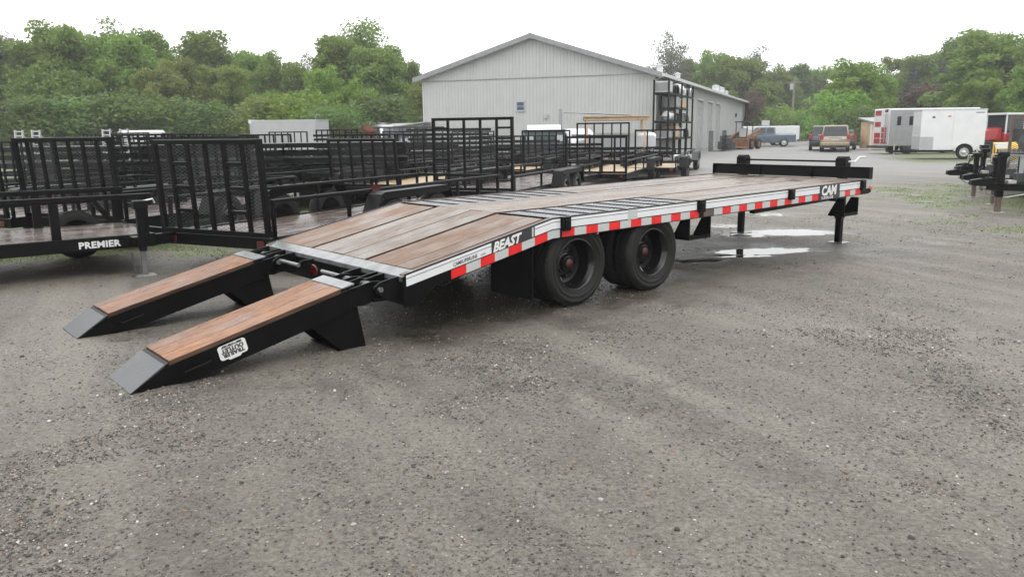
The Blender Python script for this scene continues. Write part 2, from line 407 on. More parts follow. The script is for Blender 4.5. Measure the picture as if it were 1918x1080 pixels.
for nm, A in (('wet_or_shade', WET_SHADE), ('grassy', GR)):  # first mask: damp ground plus the painted shade under the trailer
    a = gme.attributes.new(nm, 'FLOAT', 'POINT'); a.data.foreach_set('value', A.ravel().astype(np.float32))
def ground_mat():
    m, n, l, b = new_mat('gravel_yard')
    tc = n.new('ShaderNodeTexCoord')
    P = tc.outputs['Object']
    def NO(scale, detail=5, rough=0.55, vec=None, dist=0.0):
        t = n.new('ShaderNodeTexNoise'); t.inputs['Scale'].default_value = scale; t.inputs['Detail'].default_value = detail
        t.inputs['Roughness'].default_value = rough; t.inputs['Distortion'].default_value = dist
        l.new(vec or P, t.inputs['Vector']); return t.outputs['Fac']
    def MR(v, a, c, lo=0.0, hi=1.0):
        t = n.new('ShaderNodeMapRange'); t.inputs['From Min'].default_value = a; t.inputs['From Max'].default_value = c
        t.inputs['To Min'].default_value = lo; t.inputs['To Max'].default_value = hi; l.new(v, t.inputs['Value']); return t.outputs['Result']
    def MX(f, a, c, typ='MIX'):
        t = n.new('ShaderNodeMix'); t.data_type = 'RGBA'; t.blend_type = typ
        if isinstance(f, float): t.inputs['Factor'].default_value = f
        else: l.new(f, t.inputs['Factor'])
        for k, v in (('A', a), ('B', c)):
            if isinstance(v, tuple): t.inputs[k].default_value = (*v, 1)
            else: l.new(v, t.inputs[k])
        return t.outputs['Result']
    def MUL(a, c, op='MULTIPLY'):
        t = n.new('ShaderNodeMath'); t.operation = op; t.use_clamp = op != 'ADD'
        for k, v in ((0, a), (1, c)):
            if isinstance(v, float): t.inputs[k].default_value = v
            else: l.new(v, t.inputs[k])
        return t.outputs['Value']
    mp = n.new('ShaderNodeMapping'); mp.vector_type = 'TEXTURE'; mp.inputs['Rotation'].default_value = (0, 0, R(-64)); mp.inputs['Scale'].default_value = (5.0, 0.62, 1)
    l.new(P, mp.inputs['Vector'])
    streak = NO(0.9, 6, 0.62, mp.outputs['Vector'], 0.5)
    patch = NO(0.55, 7, 0.62, None, 0.5)
    mid = NO(3.2, 7, 0.65, None, 0.3)
    fine = NO(38, 6, 0.7)
    loose = MR(MUL(MUL(patch, 0.5), MUL(MUL(streak, 0.45), MUL(mid, 0.3), 'ADD'), 'ADD'), 0.575, 0.69)   # 0 packed fines, 1 loose stones
    base = MX(MR(mid, 0.3, 0.7), (0.118, 0.106, 0.089), (0.205, 0.187, 0.160))
    base = MX(MR(streak, 0.56, 0.38, 0.0, 0.85), base, (0.232, 0.213, 0.184))
    base = MX(MR(fine, 0.40, 0.62), MX(1.0, base, (0.50, 0.49, 0.47), 'MULTIPLY'), base)
    # stones at two sizes
    def stones(scale, thr_lo, thr_hi):
        v = n.new('ShaderNodeTexVoronoi'); v.inputs['Scale'].default_value = scale; v.inputs['Randomness'].default_value = 1.0
        l.new(P, v.inputs['Vector'])
        s = n.new('ShaderNodeSeparateColor'); l.new(v.outputs['Color'], s.inputs['Color'])
        cr = n.new('ShaderNodeValToRGB'); cr.color_ramp.interpolation = 'CONSTANT'; e = cr.color_ramp.elements
        e[0].position = 0; e[0].color = (0.032, 0.030, 0.028, 1); e[1].position = 0.28; e[1].color = (0.078, 0.072, 0.064, 1)
        for p_, c_ in ((0.5, (0.13, 0.122, 0.112)), (0.68, (0.19, 0.175, 0.157)), (0.84, (0.14, 0.10, 0.072)), (0.91, (0.26, 0.245, 0.225)), (0.975, (0.42, 0.41, 0.38))):
            q = e.new(p_); q.color = (*c_, 1)
        l.new(s.outputs['Red'], cr.inputs['Fac'])
        msk = MR(s.outputs['Green'], thr_lo, thr_hi)
        body = MR(v.outputs['Distance'], 0.30, 0.42, 1.0, 0.0)
        return cr.outputs['Color'], MUL(msk, body), v.outputs['Distance'], s.outputs['Green']
    c1, m1, d1, g1 = stones(60, 0.25, 0.3)
    c2, m2, d2, g2 = stones(27, 0.66, 0.68)
    lo1 = MUL(m1, MR(loose, 0.0, 1.0, 0.16, 0.95))
    base = MX(lo1, base, c1)
    lo2 = MUL(m2, MR(loose, 0.0, 1.0, 0.10, 0.95))
    base = MX(lo2, base, c2)
    big = NO(0.16, 4, 0.5)
    base = MX(MR(big, 0.35, 0.65), MX(1.0, base, (0.74, 0.73, 0.71), 'MULTIPLY'), base)
    wa = n.new('ShaderNodeAttribute'); wa.attribute_name = 'wet_or_shade'
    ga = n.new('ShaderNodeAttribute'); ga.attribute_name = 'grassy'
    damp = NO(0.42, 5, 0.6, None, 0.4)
    wet_or_shade = MUL(wa.outputs['Fac'], MR(damp, 0.52, 0.75, 0.0, 0.22), 'ADD')
    base = MX(wet_or_shade, base, MX(1.0, base, (0.36, 0.34, 0.32), 'MULTIPLY'))  # darkens damp ground and paints the trailer's shade
    sep = n.new('ShaderNodeSeparateXYZ'); l.new(P, sep.inputs['Vector'])
    far = MR(sep.outputs['Y'], 24, 34)
    base = MX(far, base, MX(MR(streak, 0.3, 0.7), (0.15, 0.148, 0.144), (0.20, 0.197, 0.19)))
    gcol = MX(MR(mid, 0.35, 0.65), (0.065, 0.09, 0.028), (0.13, 0.15, 0.055))
    gf = MR(MUL(ga.outputs['Fac'], MR(fine, 0.3, 0.65, 0.45, 1.25)), 0.12, 0.5, 0.0, 0.9)
    base = MX(gf, base, gcol)
    base = MX(1.0, base, (0.945, 0.935, 0.91), 'MULTIPLY')
    l.new(base, b.inputs['Base Color'])
    l.new(MR(wet_or_shade, 0, 1, 0.62, 0.14), b.inputs['Roughness'])
    bp = n.new('ShaderNodeBump'); bp.inputs['Strength'].default_value = 1.0; bp.inputs['Distance'].default_value = 0.022
    h = MUL(MUL(MR(d1, 0, 0.5, 1, 0), MUL(lo1, 0.6)), MUL(MUL(MR(d2, 0, 0.5, 1, 0), lo2), MUL(fine, 0.5), 'ADD'), 'ADD')
    l.new(h, bp.inputs['Height']); l.new(bp.outputs['Normal'], b.inputs['Normal'])
    b.inputs['Specular IOR Level'].default_value = 0.45
    return m
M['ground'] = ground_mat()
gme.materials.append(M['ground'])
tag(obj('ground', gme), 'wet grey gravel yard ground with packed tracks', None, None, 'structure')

# puddles: water level sheets lying in the ground's hollows
m, n, l, b = new_mat('puddle_water')
b.inputs['Base Color'].default_value = (0.055, 0.048, 0.032, 1); b.inputs['Roughness'].default_value = 0.06
b.inputs['Transmission Weight'].default_value = 0.0; b.inputs['IOR'].default_value = 1.45; b.inputs['Specular IOR Level'].default_value = 0.9
tcw = n.new('ShaderNodeTexCoord'); nw = n.new('ShaderNodeTexNoise'); nw.inputs['Scale'].default_value = 9
bw = n.new('ShaderNodeBump'); bw.inputs['Strength'].default_value = 0.14; bw.inputs['Distance'].default_value = 0.01
l.new(tcw.outputs['Object'], nw.inputs['Vector']); l.new(nw.outputs['Fac'], bw.inputs['Height']); l.new(bw.outputs['Normal'], b.inputs['Normal'])
M['water'] = m
def puddle(cx, cy, rx, ry, a, lvl, label):
    bmv = []; k = 40
    for i in range(k):
        t = 2*PI*i/k; u, v = rx*math.cos(t), ry*math.sin(t)
        bmv.append((cx + u*math.cos(a) - v*math.sin(a), cy + u*math.sin(a) + v*math.cos(a), lvl))
    me = bpy.data.meshes.new('puddle'); me.from_pydata(bmv, [], [tuple(range(k))]); me.materials.append(M['water'])
    return tag(obj('puddle', me), label, None, None, 'structure')
puddle(3.1, 10.75, 2.3, 0.95, 0.2, -0.0205, 'shallow bright puddle between the front wheel and the near front leg')
puddle(4.1, 13.0, 2.2, 1.5, 0.1, -0.0200, 'shallow puddle reflecting sky around the far front leg')
puddle(-1.05, 6.7, 0.85, 0.85, 0.5, -0.0205, 'small puddle behind the foot of the near ramp')
puddle(5.0, 15.2, 1.6, 0.9, 0.2, -0.018, 'thin distant puddle beyond the trailer front')

# loose stones lying on the yard
def pebbles():
    rg = np.random.RandomState(5)
    g = (1+5**.5)/2
    ib = np.array([(-1,g,0),(1,g,0),(-1,-g,0),(1,-g,0),(0,-1,g),(0,1,g),(0,-1,-g),(0,1,-g),(g,0,-1),(g,0,1),(-g,0,-1),(-g,0,1)], float); ib /= np.linalg.norm(ib[0])
    it = np.array([(0,11,5),(0,5,1),(0,1,7),(0,7,10),(0,10,11),(1,5,9),(5,11,4),(11,10,2),(10,7,6),(7,1,8),(3,9,4),(3,4,2),(3,2,6),(3,6,8),(3,8,9),(4,9,5),(2,4,11),(6,2,10),(8,6,7),(9,8,1)])
    ob = np.array([(1,0,0),(-1,0,0),(0,1,0),(0,-1,0),(0,0,1),(0,0,-1)], float)
    ot = np.array([(0,2,4),(2,1,4),(1,3,4),(3,0,4),(2,0,5),(1,2,5),(3,1,5),(0,3,5)])
    V = []; T = []; C = []; off = 0
    for base, tri, N, y0, y1, pw, smin, svar in ((ib, it, 22000, 2.3, 6.5, 1.3, 0.0032, 0.0062), (ob, ot, 62000, 2.3, 15.5, 1.25, 0.0026, 0.0040)):
        X = []; Y = []; Zg = []; tries = 0
        while len(X) < N and tries < 900000:
            tries += 1
            y = y0 + (rg.rand()**pw)*(y1-y0); x = (rg.rand()*2-1)*(0.66*y + 0.3)
            dens = noise.fractal(Vector((x*0.5, y*0.5, 7.7)), 1.0, 2.0, 4) + 0.55*noise.fractal(Vector((x*2.1, y*2.1, 2.7)), 1.0, 2.0, 3)
            if rg.rand() > 0.10 + max(0, dens)*1.7: continue
            if dep(x, y) > 0.012: continue
            X.append(x); Y.append(y); Zg.append(gz(x, y))
        X, Y, Zg = map(np.array, (X, Y, Zg)); n_ = len(X); nb_ = len(base)
        s = smin + svar*rg.rand(n_)**2.2 + np.where(rg.rand(n_) < 0.03, 0.010*rg.rand(n_), 0)
        s *= 0.8 + Y*0.055
        sc3 = np.stack([np.ones(n_), 0.55+0.45*rg.rand(n_), 0.45+0.4*rg.rand(n_)], 1)
        P = base[None]*(1 + 0.4*(rg.rand(n_, nb_, 1)-0.5))*sc3[:, None, :]*s[:, None, None]
        a = rg.rand(n_)*6.28; ca_, sa_ = np.cos(a)[:, None], np.sin(a)[:, None]
        P = np.stack([P[..., 0]*ca_ - P[..., 1]*sa_ + X[:, None], P[..., 0]*sa_ + P[..., 1]*ca_ + Y[:, None], P[..., 2] + (Zg + s*0.12)[:, None]], -1)
        V.append(P.reshape(-1, 3)); T.append((tri[None] + (np.arange(n_)*nb_)[:, None, None]).reshape(-1, 3) + off); off += n_*nb_
        C.append(np.repeat(rg.rand(n_), nb_))
    V = np.concatenate(V); T = np.concatenate(T); C = np.concatenate(C)
    me = bpy.data.meshes.new('gravel')
    me.vertices.add(len(V)); me.vertices.foreach_set('co', V.ravel())
    me.loops.add(T.size); me.loops.foreach_set('vertex_index', T.ravel().astype(np.int32))
    me.polygons.add(len(T)); me.polygons.foreach_set('loop_start', np.arange(0, T.size, 3)); me.polygons.foreach_set('loop_total', np.full(len(T), 3))
    me.update(calc_edges=True)
    a = me.attributes.new('tint', 'FLOAT', 'POINT'); a.data.foreach_set('value', C.astype(np.float32))
    m, n, l, b = new_mat('loose_stones')
    at_ = n.new('ShaderNodeAttribute'); at_.attribute_name = 'tint'
    cr = n.new('ShaderNodeValToRGB'); cr.color_ramp.interpolation = 'CONSTANT'; e = cr.color_ramp.elements
    e[0].color = (0.036, 0.034, 0.032, 1); e[1].position = 0.36; e[1].color = (0.074, 0.068, 0.060, 1)
    for p_, c_ in ((0.5, (0.12, 0.111, 0.098)), (0.70, (0.19, 0.172, 0.146)), (0.85, (0.17, 0.105, 0.07)), (0.93, (0.26, 0.245, 0.225)), (0.975, (0.42, 0.41, 0.39))):
        q = e.new(p_); q.color = (*c_, 1)
    l.new(at_.outputs['Fac'], cr.inputs['Fac']); l.new(cr.outputs['Color'], b.inputs['Base Color']); b.inputs['Roughness'].default_value = 0.7
    me.materials.append(m)
    tag(obj('gravel', me), 'loose small stones scattered over the wet yard', None, None, 'stuff')
pebbles()

def blades():
    rg = np.random.RandomState(11); V = []; T = []; C = []; k = 0; tries = 0
    while k < 40000 and tries < 500000:
        tries += 1
        if rg.rand() < 0.55: x = -11 + 10.5*rg.rand(); y = 9.5 + 9*rg.rand()
        else: x = 5.5 + 9*rg.rand(); y = 10.5 + 13*rg.rand()
        g = grassiness(x, y)
        if rg.rand() > g*1.3 - 0.15: continue
        h = 0.012 + 0.032*rg.rand()*g; w = 0.004 + 0.004*rg.rand(); a = rg.rand()*6.28
        dx, dy = math.cos(a)*w, math.sin(a)*w; lx, ly = (rg.rand(2)-0.5)*h*1.2
        z = gz(x, y)
        V += [(x-dx, y-dy, z), (x+dx, y+dy, z), (x+lx, y+ly, z+h)]; T.append((3*k, 3*k+1, 3*k+2)); t = rg.rand(); C += [t, t, t]; k += 1
    me = bpy.data.meshes.new('grass'); me.from_pydata(V, [], T)
    a = me.attributes.new('tint', 'FLOAT', 'POINT'); a.data.foreach_set('value', np.array(C, np.float32))
    me.materials.append(M['grass'])
    tag(obj('grass', me), 'thin short grass growing through the gravel', None, None, 'stuff')
blades()

# ---------------------------------------------------------------- the deckover trailer
TX, TY, TYAW = 0.3762, 7.266, 0.7031
WD = 2.588
def fl(v): return (v[0], v[1], v[2] + 0.871 + 0.011*v[0])       # flat deck shear
def tl(v): return (v[0], v[1], v[2] + 0.871 + 0.2*v[0])         # beavertail shear
hero = thing('flatbed_trailer', 'large black deckover trailer with wooden deck, red and white tape and two lowered ramps', 'trailer', (TX, TY, 0), TYAW)
def planks(name_mat, x0, x1, y0, y1, n, fn, parent, z0=-0.045, z1=0.0, gap=0.006):
    w = (y1-y0)/n; L = x1-x0
    for i in range(n):
        yc = y0 + (i+0.5)*w; xm = (x0+x1)/2
        dz = rnd.uniform(-0.002, 0.002); dl = rnd.uniform(0, 0.012)
        mb = MB(); seg = 4
        xs = [-L/2 + dl/2 + (L-dl)*k/seg for k in range(seg+1)]
        hw = w/2 - gap/2
        jit = [rnd.uniform(-0.0012, 0.0012) for _ in xs]
        vs = []
        for k, x in enumerate(xs):
            vs += [(x, -hw, z0+dz), (x, hw, z0+dz), (x, hw, z1+dz+jit[k]), (x, -hw, z1+dz+jit[k])]
        fs = [(0, 1, 2, 3), tuple(seg*4+q for q in (3, 2, 1, 0))]
        for k in range(seg):
            for q in range(4):
                q2 = (q+1) % 4; fs.append((k*4+q, (k+1)*4+q, (k+1)*4+q2, k*4+q2))
        mb.add(vs, fs)
        if fn:
            o0 = Vector(fn((xm, yc, 0)))
            def f2(v): 
                q = fn((v[0]+xm, v[1]+yc, v[2])); return (q[0]-o0.x, q[1]-o0.y, q[2]-o0.z)
            o = mb.build('plank', name_mat, parent, bev=0.003, fn=f2); o.location = o0
        else:
            o = mb.build('plank', name_mat, parent, bev=0.003); o.location = (xm, yc, 0)
        o.data.materials.append(M['wood_edge'])
        for p in o.data.polygons:
            if p.normal.z < 0.5: p.material_index = 1
YC0, YC1 = 0.812, 1.776
planks('wood_deck', 0.008, 5.995, YC0, YC1, 5, fl, hero)
planks('wood_deck', 2.135, 5.995, 0.085, 0.768, 3, fl, hero)
planks('wood_deck', 2.135, 5.995, 1.822, 2.503, 3, fl, hero)
planks('wood_deck', -1.49, -0.004, YC0, YC1, 5, tl, hero)
planks('wood_tail', -1.49, -0.035, 0.085, 0.768, 3, tl, hero)
planks('wood_tail', -1.49, -0.035, 1.822, 2.503, 3, tl, hero)
# steel strips between the wood panels, side channels, cross steel
def rails(y0, y1, name, z0=-0.19, z1=0.003, x0=-1.6, x1=6.02, mat='black'):
    mb = MB()
    mb.add([fl(v) for v in [(0,y0,z0),(x1,y0,z0),(x1,y1,z0),(0,y1,z0),(0,y0,z1),(x1,y0,z1),(x1,y1,z1),(0,y1,z1)]], [(0,3,2,1),(4,5,6,7),(0,1,5,4),(1,2,6,5),(2,3,7,6)])
    mb.add([tl(v) for v in [(x0,y0,z0),(0,y0,z0),(0,y1,z0),(x0,y1,z0),(x0,y0,z1),(0,y0,z1),(0,y1,z1),(x0,y1,z1)]], [(0,3,2,1),(4,5,6,7),(0,1,5,4),(2,3,7,6),(3,0,4,7)])
    return mb.build(name, mat, hero)
rails(0.0, 0.012, 'side_rail'); rails(WD-0.012, WD, 'side_rail')
mb = MB()
for y0, y1 in ((0.012, 0.079), (WD-0.079, WD-0.012)):
    for f, xa, xb in ((fl, 0, 6.02), (tl, -1.6, 0)):
        mb.box(0,0,0,0,0,0) if False else mb.add([f(v) for v in [(xa,y0,-0.02),(xb,y0,-0.02),(xb,y1,-0.02),(xa,y1,-0.02),(xa,y0,-0.004),(xb,y0,-0.004),(xb,y1,-0.004),(xa,y1,-0.004)]], [(0,3,2,1),(4,5,6,7),(0,1,5,4),(1,2,6,5),(2,3,7,6),(3,0,4,7)])
mb.build('rail_flange', 'rust', hero)
mb = MB()
for y0, y1 in ((0.779, 0.796), (1.794, 1.811)):
    for f, xa, xb in ((fl, 0, 6.0), (tl, -1.495, 0)):
        mb.add([f(v) for v in [(xa,y0,-0.04),(xb,y0,-0.04),(xb,y1,-0.04),(xa,y1,-0.04),(xa,y0,-0.012),(xb,y0,-0.012),(xb,y1,-0.012),(xa,y1,-0.012)]], [(0,3,2,1),(4,5,6,7),(0,1,5,4),(1,2,6,5),(2,3,7,6),(3,0,4,7)])
mb.build('deck_strip', 'black', hero)
for y in (0.70, 1.79):
    mb = MB()
    for f, xa, xb, h in ((fl, 0, 6.02, -0.27), (tl, -1.5, 0, -0.27)):
        for (ya, yb, za, zb) in ((y+0.042, y+0.056, h, -0.05), (y, y+0.098, h-0.014, h), (y, y+0.098, -0.05, -0.046)):
            mb.add([f(v) for v in [(xa,ya,za),(xb,ya,za),(xb,yb,za),(xa,yb,za),(xa,ya,zb),(xb,ya,zb),(xb,yb,zb),(xa,yb,zb)]], [(0,3,2,1),(4,5,6,7),(0,1,5,4),(1,2,6,5),(2,3,7,6),(3,0,4,7)])
    mb.build('frame_beam', 'black', hero)
for i in range(13):
    x = 0.25 + i*0.45
    MB().box(x-0.02, x+0.02, 0.02, WD-0.02, -0.14, -0.05).build('crossmember', 'black', hero, fn=fl)
for x in (-0.45, -0.95, -1.4):
    MB().box(x-0.02, x+0.02, 0.02, WD-0.02, -0.14, -0.05).build('crossmember', 'black', hero, fn=tl)
# wheel-area traction panels: bars with open tread plate between
for side, (y0, y1) in enumerate(((0.085, 0.775), (1.815, 2.503))):
    N = 8; xa, xb = 0.02, 2.12
    st = (xb-xa)/N
    for i in range(N):
        cx0, cx1 = xa + i*st + 0.028, xa + (i+1)*st - 0.012
        mb = MB().box(cx0, cx1, y0, y1, -0.022, -0.010)      # wet tread plate with rows of raised teeth
        for k in range(5):
            x = cx0 + (cx1-cx0)*(k+0.5)/5
            for q in range(14):
                y = y0 + (y1-y0)*(q+0.25+0.5*(k % 2))/14.5
                mb.box(x-0.012, x+0.012, y-0.008, y+0.008, -0.010, -0.007)
        o = mb.build('grating_panel', 'grate', hero, fn=fl)
    for i in range(N+1):
        x = xa + i*st + 0.008
        MB().box(x-0.011, x+0.011, y0, y1, -0.038, -0.001).build('grating_bar', 'black', hero, fn=fl)
    MB().box(0.0, 2.13, y0, y1, -0.055, -0.040).build('wheel_cover', 'grate', hero, fn=fl)
# rear end: top plate, bumper channel, lights
def zr(x): return 0.871 + 0.2*x
MB().prism([(-1.62, zr(-1.62)-0.012), (-1.495, zr(-1.495)-0.001), (-1.495, zr(-1.495)-0.045), (-1.62, zr(-1.62)-0.055)], 'y', 0.0, WD).build('rear_plate', 'steel', hero, bev=0.004)
mb = MB().box(-1.60, -1.588, 0.012, WD-0.012, 0.31, 0.492).box(-1.60, -1.50, 0.012, WD-0.012, 0.30, 0.31)
mb.build('rear_bumper', 'black', hero)
for y in (0.0, WD-0.012):
    MB().prism([(-1.62, 0.29), (-1.62, 0.535), (-1.30, 0.60), (-1.30, 0.44), (-1.48, 0.29)], 'y', y-0.002, y+0.012).build('corner_plate', 'black', hero, bev=0.003)
def lamp(y, z):
    lp = []
    mb = MB().lathe([(0.0, -0.012), (0.045, -0.010), (0.052, -0.004), (0.052, 0.004)], (0, 0, 0), 20)
    o = mb.build('tail_light', 'lens_red', hero, smooth=True); o.location = (-1.607, y, z); o.rotation_euler = (0, 0, -PI/2); o.scale = (1.5, 1, 1)
for y in (0.30, 1.55, WD-0.30): lamp(y, 0.40)
# ramps
RSL = 0.2375
def rt(x): return 0.125 + (x+3.43)*RSL + (0.0)
def ramp(y0, sticker):
    y1 = y0 + 0.50
    rp = part('ramp', hero)
    sd = [(-3.655, 0.002), (-3.43, 0.140), (-2.02, rt(-2.02)+0.01), (-2.02, 0.30), (-2.33, 0.232), (-3.05, 0.055), (-3.34, 0.002)]
    for y in (y0, y1-0.012):
        MB().prism(sd, 'y', y, y+0.012).build('side_plate', 'black', rp, bev=0.002)
    mb = MB()
    for y in (y0, y1-0.045):        # top flange of the channel beside the wood
        mb.prism([(-3.40, rt(-3.40)+0.0), (-2.03, rt(-2.03)+0.0), (-2.03, rt(-2.03)+0.012), (-3.40, rt(-3.40)+0.012)], 'y', y-0.004, y+0.045)
    for k in range(5):
        x = -3.2 + k*0.27
        mb.box(x-0.02, x+0.02, y0+0.013, y1-0.013, rt(x)-0.07, rt(x)-0.02)
    mb.build('ramp_frame', 'black', rp)
    MB().prism([(-3.66, 0.002), (-3.66, 0.008), (-3.432, 0.158), (-3.425, 0.148)], 'y', y0-0.006, y1+0.006).build('tip_plate', 'tip', rp)
    MB().prism([(-3.431, 0.14), (-3.431, 0.15), (-3.405, 0.166), (-3.405, 0.14)], 'y', y0-0.004, y1+0.004).build('tip_edge', 'black', rp)
    def rf(v): return (v[0], v[1], v[2] + rt(v[0]) + 0.012)
    planks('wood_ramp', -3.40, -2.10, y0-0.004, y1+0.004, 3, rf, rp, 0.0, 0.036, 0.003)
    # heel plate, hinge ears, springs
    MB().prism([(-2.095, rt(-2.095)+0.042), (-2.095, rt(-2.095)+0.052), (-1.985, rt(-1.985)+0.050), (-1.985, rt(-1.985)+0.035)], 'y', y0-0.004, y1+0.004).build('heel_plate', 'steel', rp, bev=0.002)
    ear = [(-2.05, rt(-2.05)-0.12), (-2.05, rt(-2.05)+0.02), (-1.93, 0.492), (-1.83, 0.512), (-1.75, 0.505), (-1.72, 0.46), (-1.76, 0.37), (-1.90, 0.33)]
    for y in (y0+0.0, y0+0.20, y0+0.30, y1-0.014):
        MB().prism(ear, 'y', y+0.001, y+0.015).build('hinge_ear', 'black', rp, bev=0.003)
    foot = [(-2.0, 0.34), (-1.965, 0.345), (-1.905, 0.015), (-1.93, 0.0), (-2.10, 0.0), (-2.14, 0.025), (-2.36, 0.235), (-2.3, 0.30)]
    for y in (y0+0.03, y1-0.042):
        MB().prism(foot, 'y', y, y+0.012).build('foot_plate', 'black', rp, bev=0.003)
    MB().prism([(-1.965, 0.345), (-1.955, 0.345), (-1.895, 0.015), (-1.91, 0.012)], 'y', y0+0.03, y1-0.03).build('foot_web', 'black', rp)
    MB().prism([(-2.14, 0.0), (-1.90, 0.0), (-1.90, 0.012), (-2.14, 0.012)], 'y', y0+0.02, y1-0.02).build('foot_base', 'black', rp)
    # spring coils round the hinge pin
    pts = []; turns = 11
    for s0, s1 in ((y0+0.025, y0+0.19), (y0+0.325, y1-0.03)):
        pts = [(-1.80 + 0.038*math.cos(2*PI*turns*k/176), s0 + (s1-s0)*k/176, 0.452 + 0.038*math.sin(2*PI*turns*k/176)) for k in range(177)]
        MB().tube(pts, 0.006, 5).build('spring', 'steel', rp, smooth=True)
    mb = MB()
    for k in range(2):
        yy = y0 + (-0.004 if k == 0 else 0.0)
    hb = [(-3.31, 0.118), (-3.31, 0.095), (-3.13, 0.138), (-3.13, 0.16)]
    MB().tube([(-3.31, y0-0.001, 0.085), (-3.31, y0-0.03, 0.087), (-3.13, y0-0.03, 0.13), (-3.13, y0-0.001, 0.128)], 0.007, 6).build('handle', 'black', rp, smooth=True)
    if sticker:
        # white decal, fixed upside down: three lines of black lettering
        poly = []
        def rr(cx, cz, w, h, r, n=5):
            P = []
            for sx_, sz_, a0 in ((1, 1, 0), (-1, 1, 90), (-1, -1, 180), (1, -1, 270)):
                for k in range(n+1):
                    t = R(a0 + 90*k/n); P.append((cx + sx_*(w/2-r) + r*math.cos(t), cz + sz_*(h/2-r) + r*math.sin(t)))
            return P
        ang = math.atan(RSL)
        dc = part('decal', rp, (-2.965, y0-0.0015, 0.178), (0, -ang, 0))
        # sub-part meshes are joined in one piece so the tree stays three deep
        bpy.data.objects.remove(dc)
        T = Matrix.Translation((-2.965, y0-0.001, 0.178)) @ Matrix.Rotation(-ang, 4, 'Y')
        mb = MB().prism(rr(0, 0, 0.205, 0.105, 0.02), 'y', -0.002, 0.0005)
        mb.prism([(-0.04, -0.064), (0.04, -0.064), (0.055, -0.05), (-0.055, -0.05)], 'y', -0.0018, 0.0004)
        o = mb.build('decal', 'whiteprint', rp); o.matrix_local = T
        tag(o, 'white rounded decal fixed upside down')
        for body, size, dx, dz, sxx in (('TRAILER', 0.040, 0.0, 0.012, 1.05), ('OUTLET', 0.040, 0.0, -0.022, 1.1), ('610.681.1111', 0.017, 0.0, -0.043, 1.0)):
            if body[0] == '6': body = 'NEW & USED SALES'
            me = text_mesh(body, size, 'darkprint', 0, 0.0022, 0.0, 'CENTER', 1.0, sxx)
            o = obj('lettering', me, rp)
            # upside down on a face that looks towards -y
            o.matrix_local = T @ Matrix.Translation((0, -0.0035, 0)) @ Matrix.Rotation(PI, 4, 'Y') @ Matrix.Translation((dx, 0, dz-0.002)) @ Matrix.Rotation(PI/2, 4, 'X')
    return rp
ramp(0.12, True); ramp(1.965, False).location = (0.09, 0, 0)
# hinge receivers on the trailer's end, pins
for y0 in (0.12, 1.965):
    for y in (y0-0.055, y0+0.16, y0+0.265, y0+0.535):
        MB().prism([(-1.62, 0.34), (-1.62, 0.535), (-1.70, 0.525), (-1.80, 0.505), (-1.85, 0.47), (-1.84, 0.43), (-1.78, 0.39), (-1.70, 0.34)], 'y', y-0.008, y+0.008).build('hinge_bracket', 'black', hero, bev=0.003)
    MB().tube([(-1.80, y0-0.09, 0.452), (-1.80, y0+0.575, 0.452)], 0.020, 12).build('hinge_pin', 'steel', hero, smooth=True)
    MB().box(-1.845, -1.72, y0-0.05, y0+0.54, 0.355, 0.372).build('hinge_shelf', 'black', hero)
for ya, yb in ((0.70, 1.05), (1.50, 1.91)):
    MB().tube([(-1.78, ya, 0.47), (-1.78, yb, 0.47)], 0.018, 10).build('slide_tube', 'steel', hero, smooth=True)
    MB().tube([(-1.78, ya+0.02, 0.47), (-1.74, ya+0.02, 0.50), (-1.62, ya+0.02, 0.505)], 0.009, 6).build('hook', 'black', hero, smooth=True)
# safety tape, white side band, decals (near side); the far side carries the same tape
def strip(x0, x1, z0, z1, yA, yB, name, mat, lab=None):
    mb = MB()
    cuts = [x0] + ([0.0] if x0 < 0 < x1 else []) + [x1]
    for xa, xb in zip(cuts[:-1], cuts[1:]):
        f = tl if xb <= 0 else fl
        mb.add([f(v) for v in [(xa,yA,z0),(xb,yA,z0),(xb,yB,z0),(xa,yB,z0),(xa,yA,z1),(xb,yA,z1),(xb,yB,z1),(xa,yB,z1)]], [(0,3,2,1),(4,5,6,7),(0,1,5,4),(1,2,6,5),(2,3,7,6),(3,0,4,7)])
    return mb.build(name, mat, hero)
def tape(x0, x1, first_red, yA, yB):
    w = 0.157; n = max(1, round((x1-x0)/w)); w = (x1-x0)/n
    for i in range(n):
        isr = (i % 2 == 0) == first_red
        strip(x0+i*w+0.0008, x0+(i+1)*w-0.0008, -0.182, -0.108, yA, yB, 'reflective_tape', 'red' if isr else 'silver')
CL = (0.15, 2.19, 3.99, 5.79)
for yA, yB in ((-0.0025, 0.0), (WD, WD+0.0025)):
    tape(-1.15, 0.09, True, yA, yB); tape(0.12, 2.17, True, yA, yB); tape(2.44, 4.66, False, yA, yB); tape(5.20, 5.76, False, yA, yB)
for xa, xb in ((-1.59, -0.72), (-0.22, 0.095), (0.205, 2.13), (2.25, 3.935), (4.045, 4.68), (5.19, 5.74)):
    strip(xa, xb, -0.098, -0.010, -0.0022, 0.0, 'white_band', 'white')
    strip(xa, xb, -0.0385, -0.0335, -0.0032, -0.0022, 'rail_shadow_line', 'darkprint')  # dark strip painted as the rub rail's shadow
    strip(xa, xb, -0.098, -0.010, WD, WD+0.0022, 'white_band', 'white')
for x in CL:
    for s, yy in ((-1, 0.0), (1, WD)):
        y0, y1 = (yy-0.042, yy) if s < 0 else (yy, yy+0.042)
        MB().box(x-0.050, x+0.050, y0, y1, -0.125, 0.006).box(x-0.03, x+0.03, y0-0.006 if s < 0 else y0, y1 if s < 0 else y1+0.006, -0.10, -0.02).build('strap_bracket', 'black', hero, bev=0.004, fn=fl)
strip(2.255, 2.43, -0.182, -0.108, -0.0022, 0.0, 'blank_patch', 'rust')
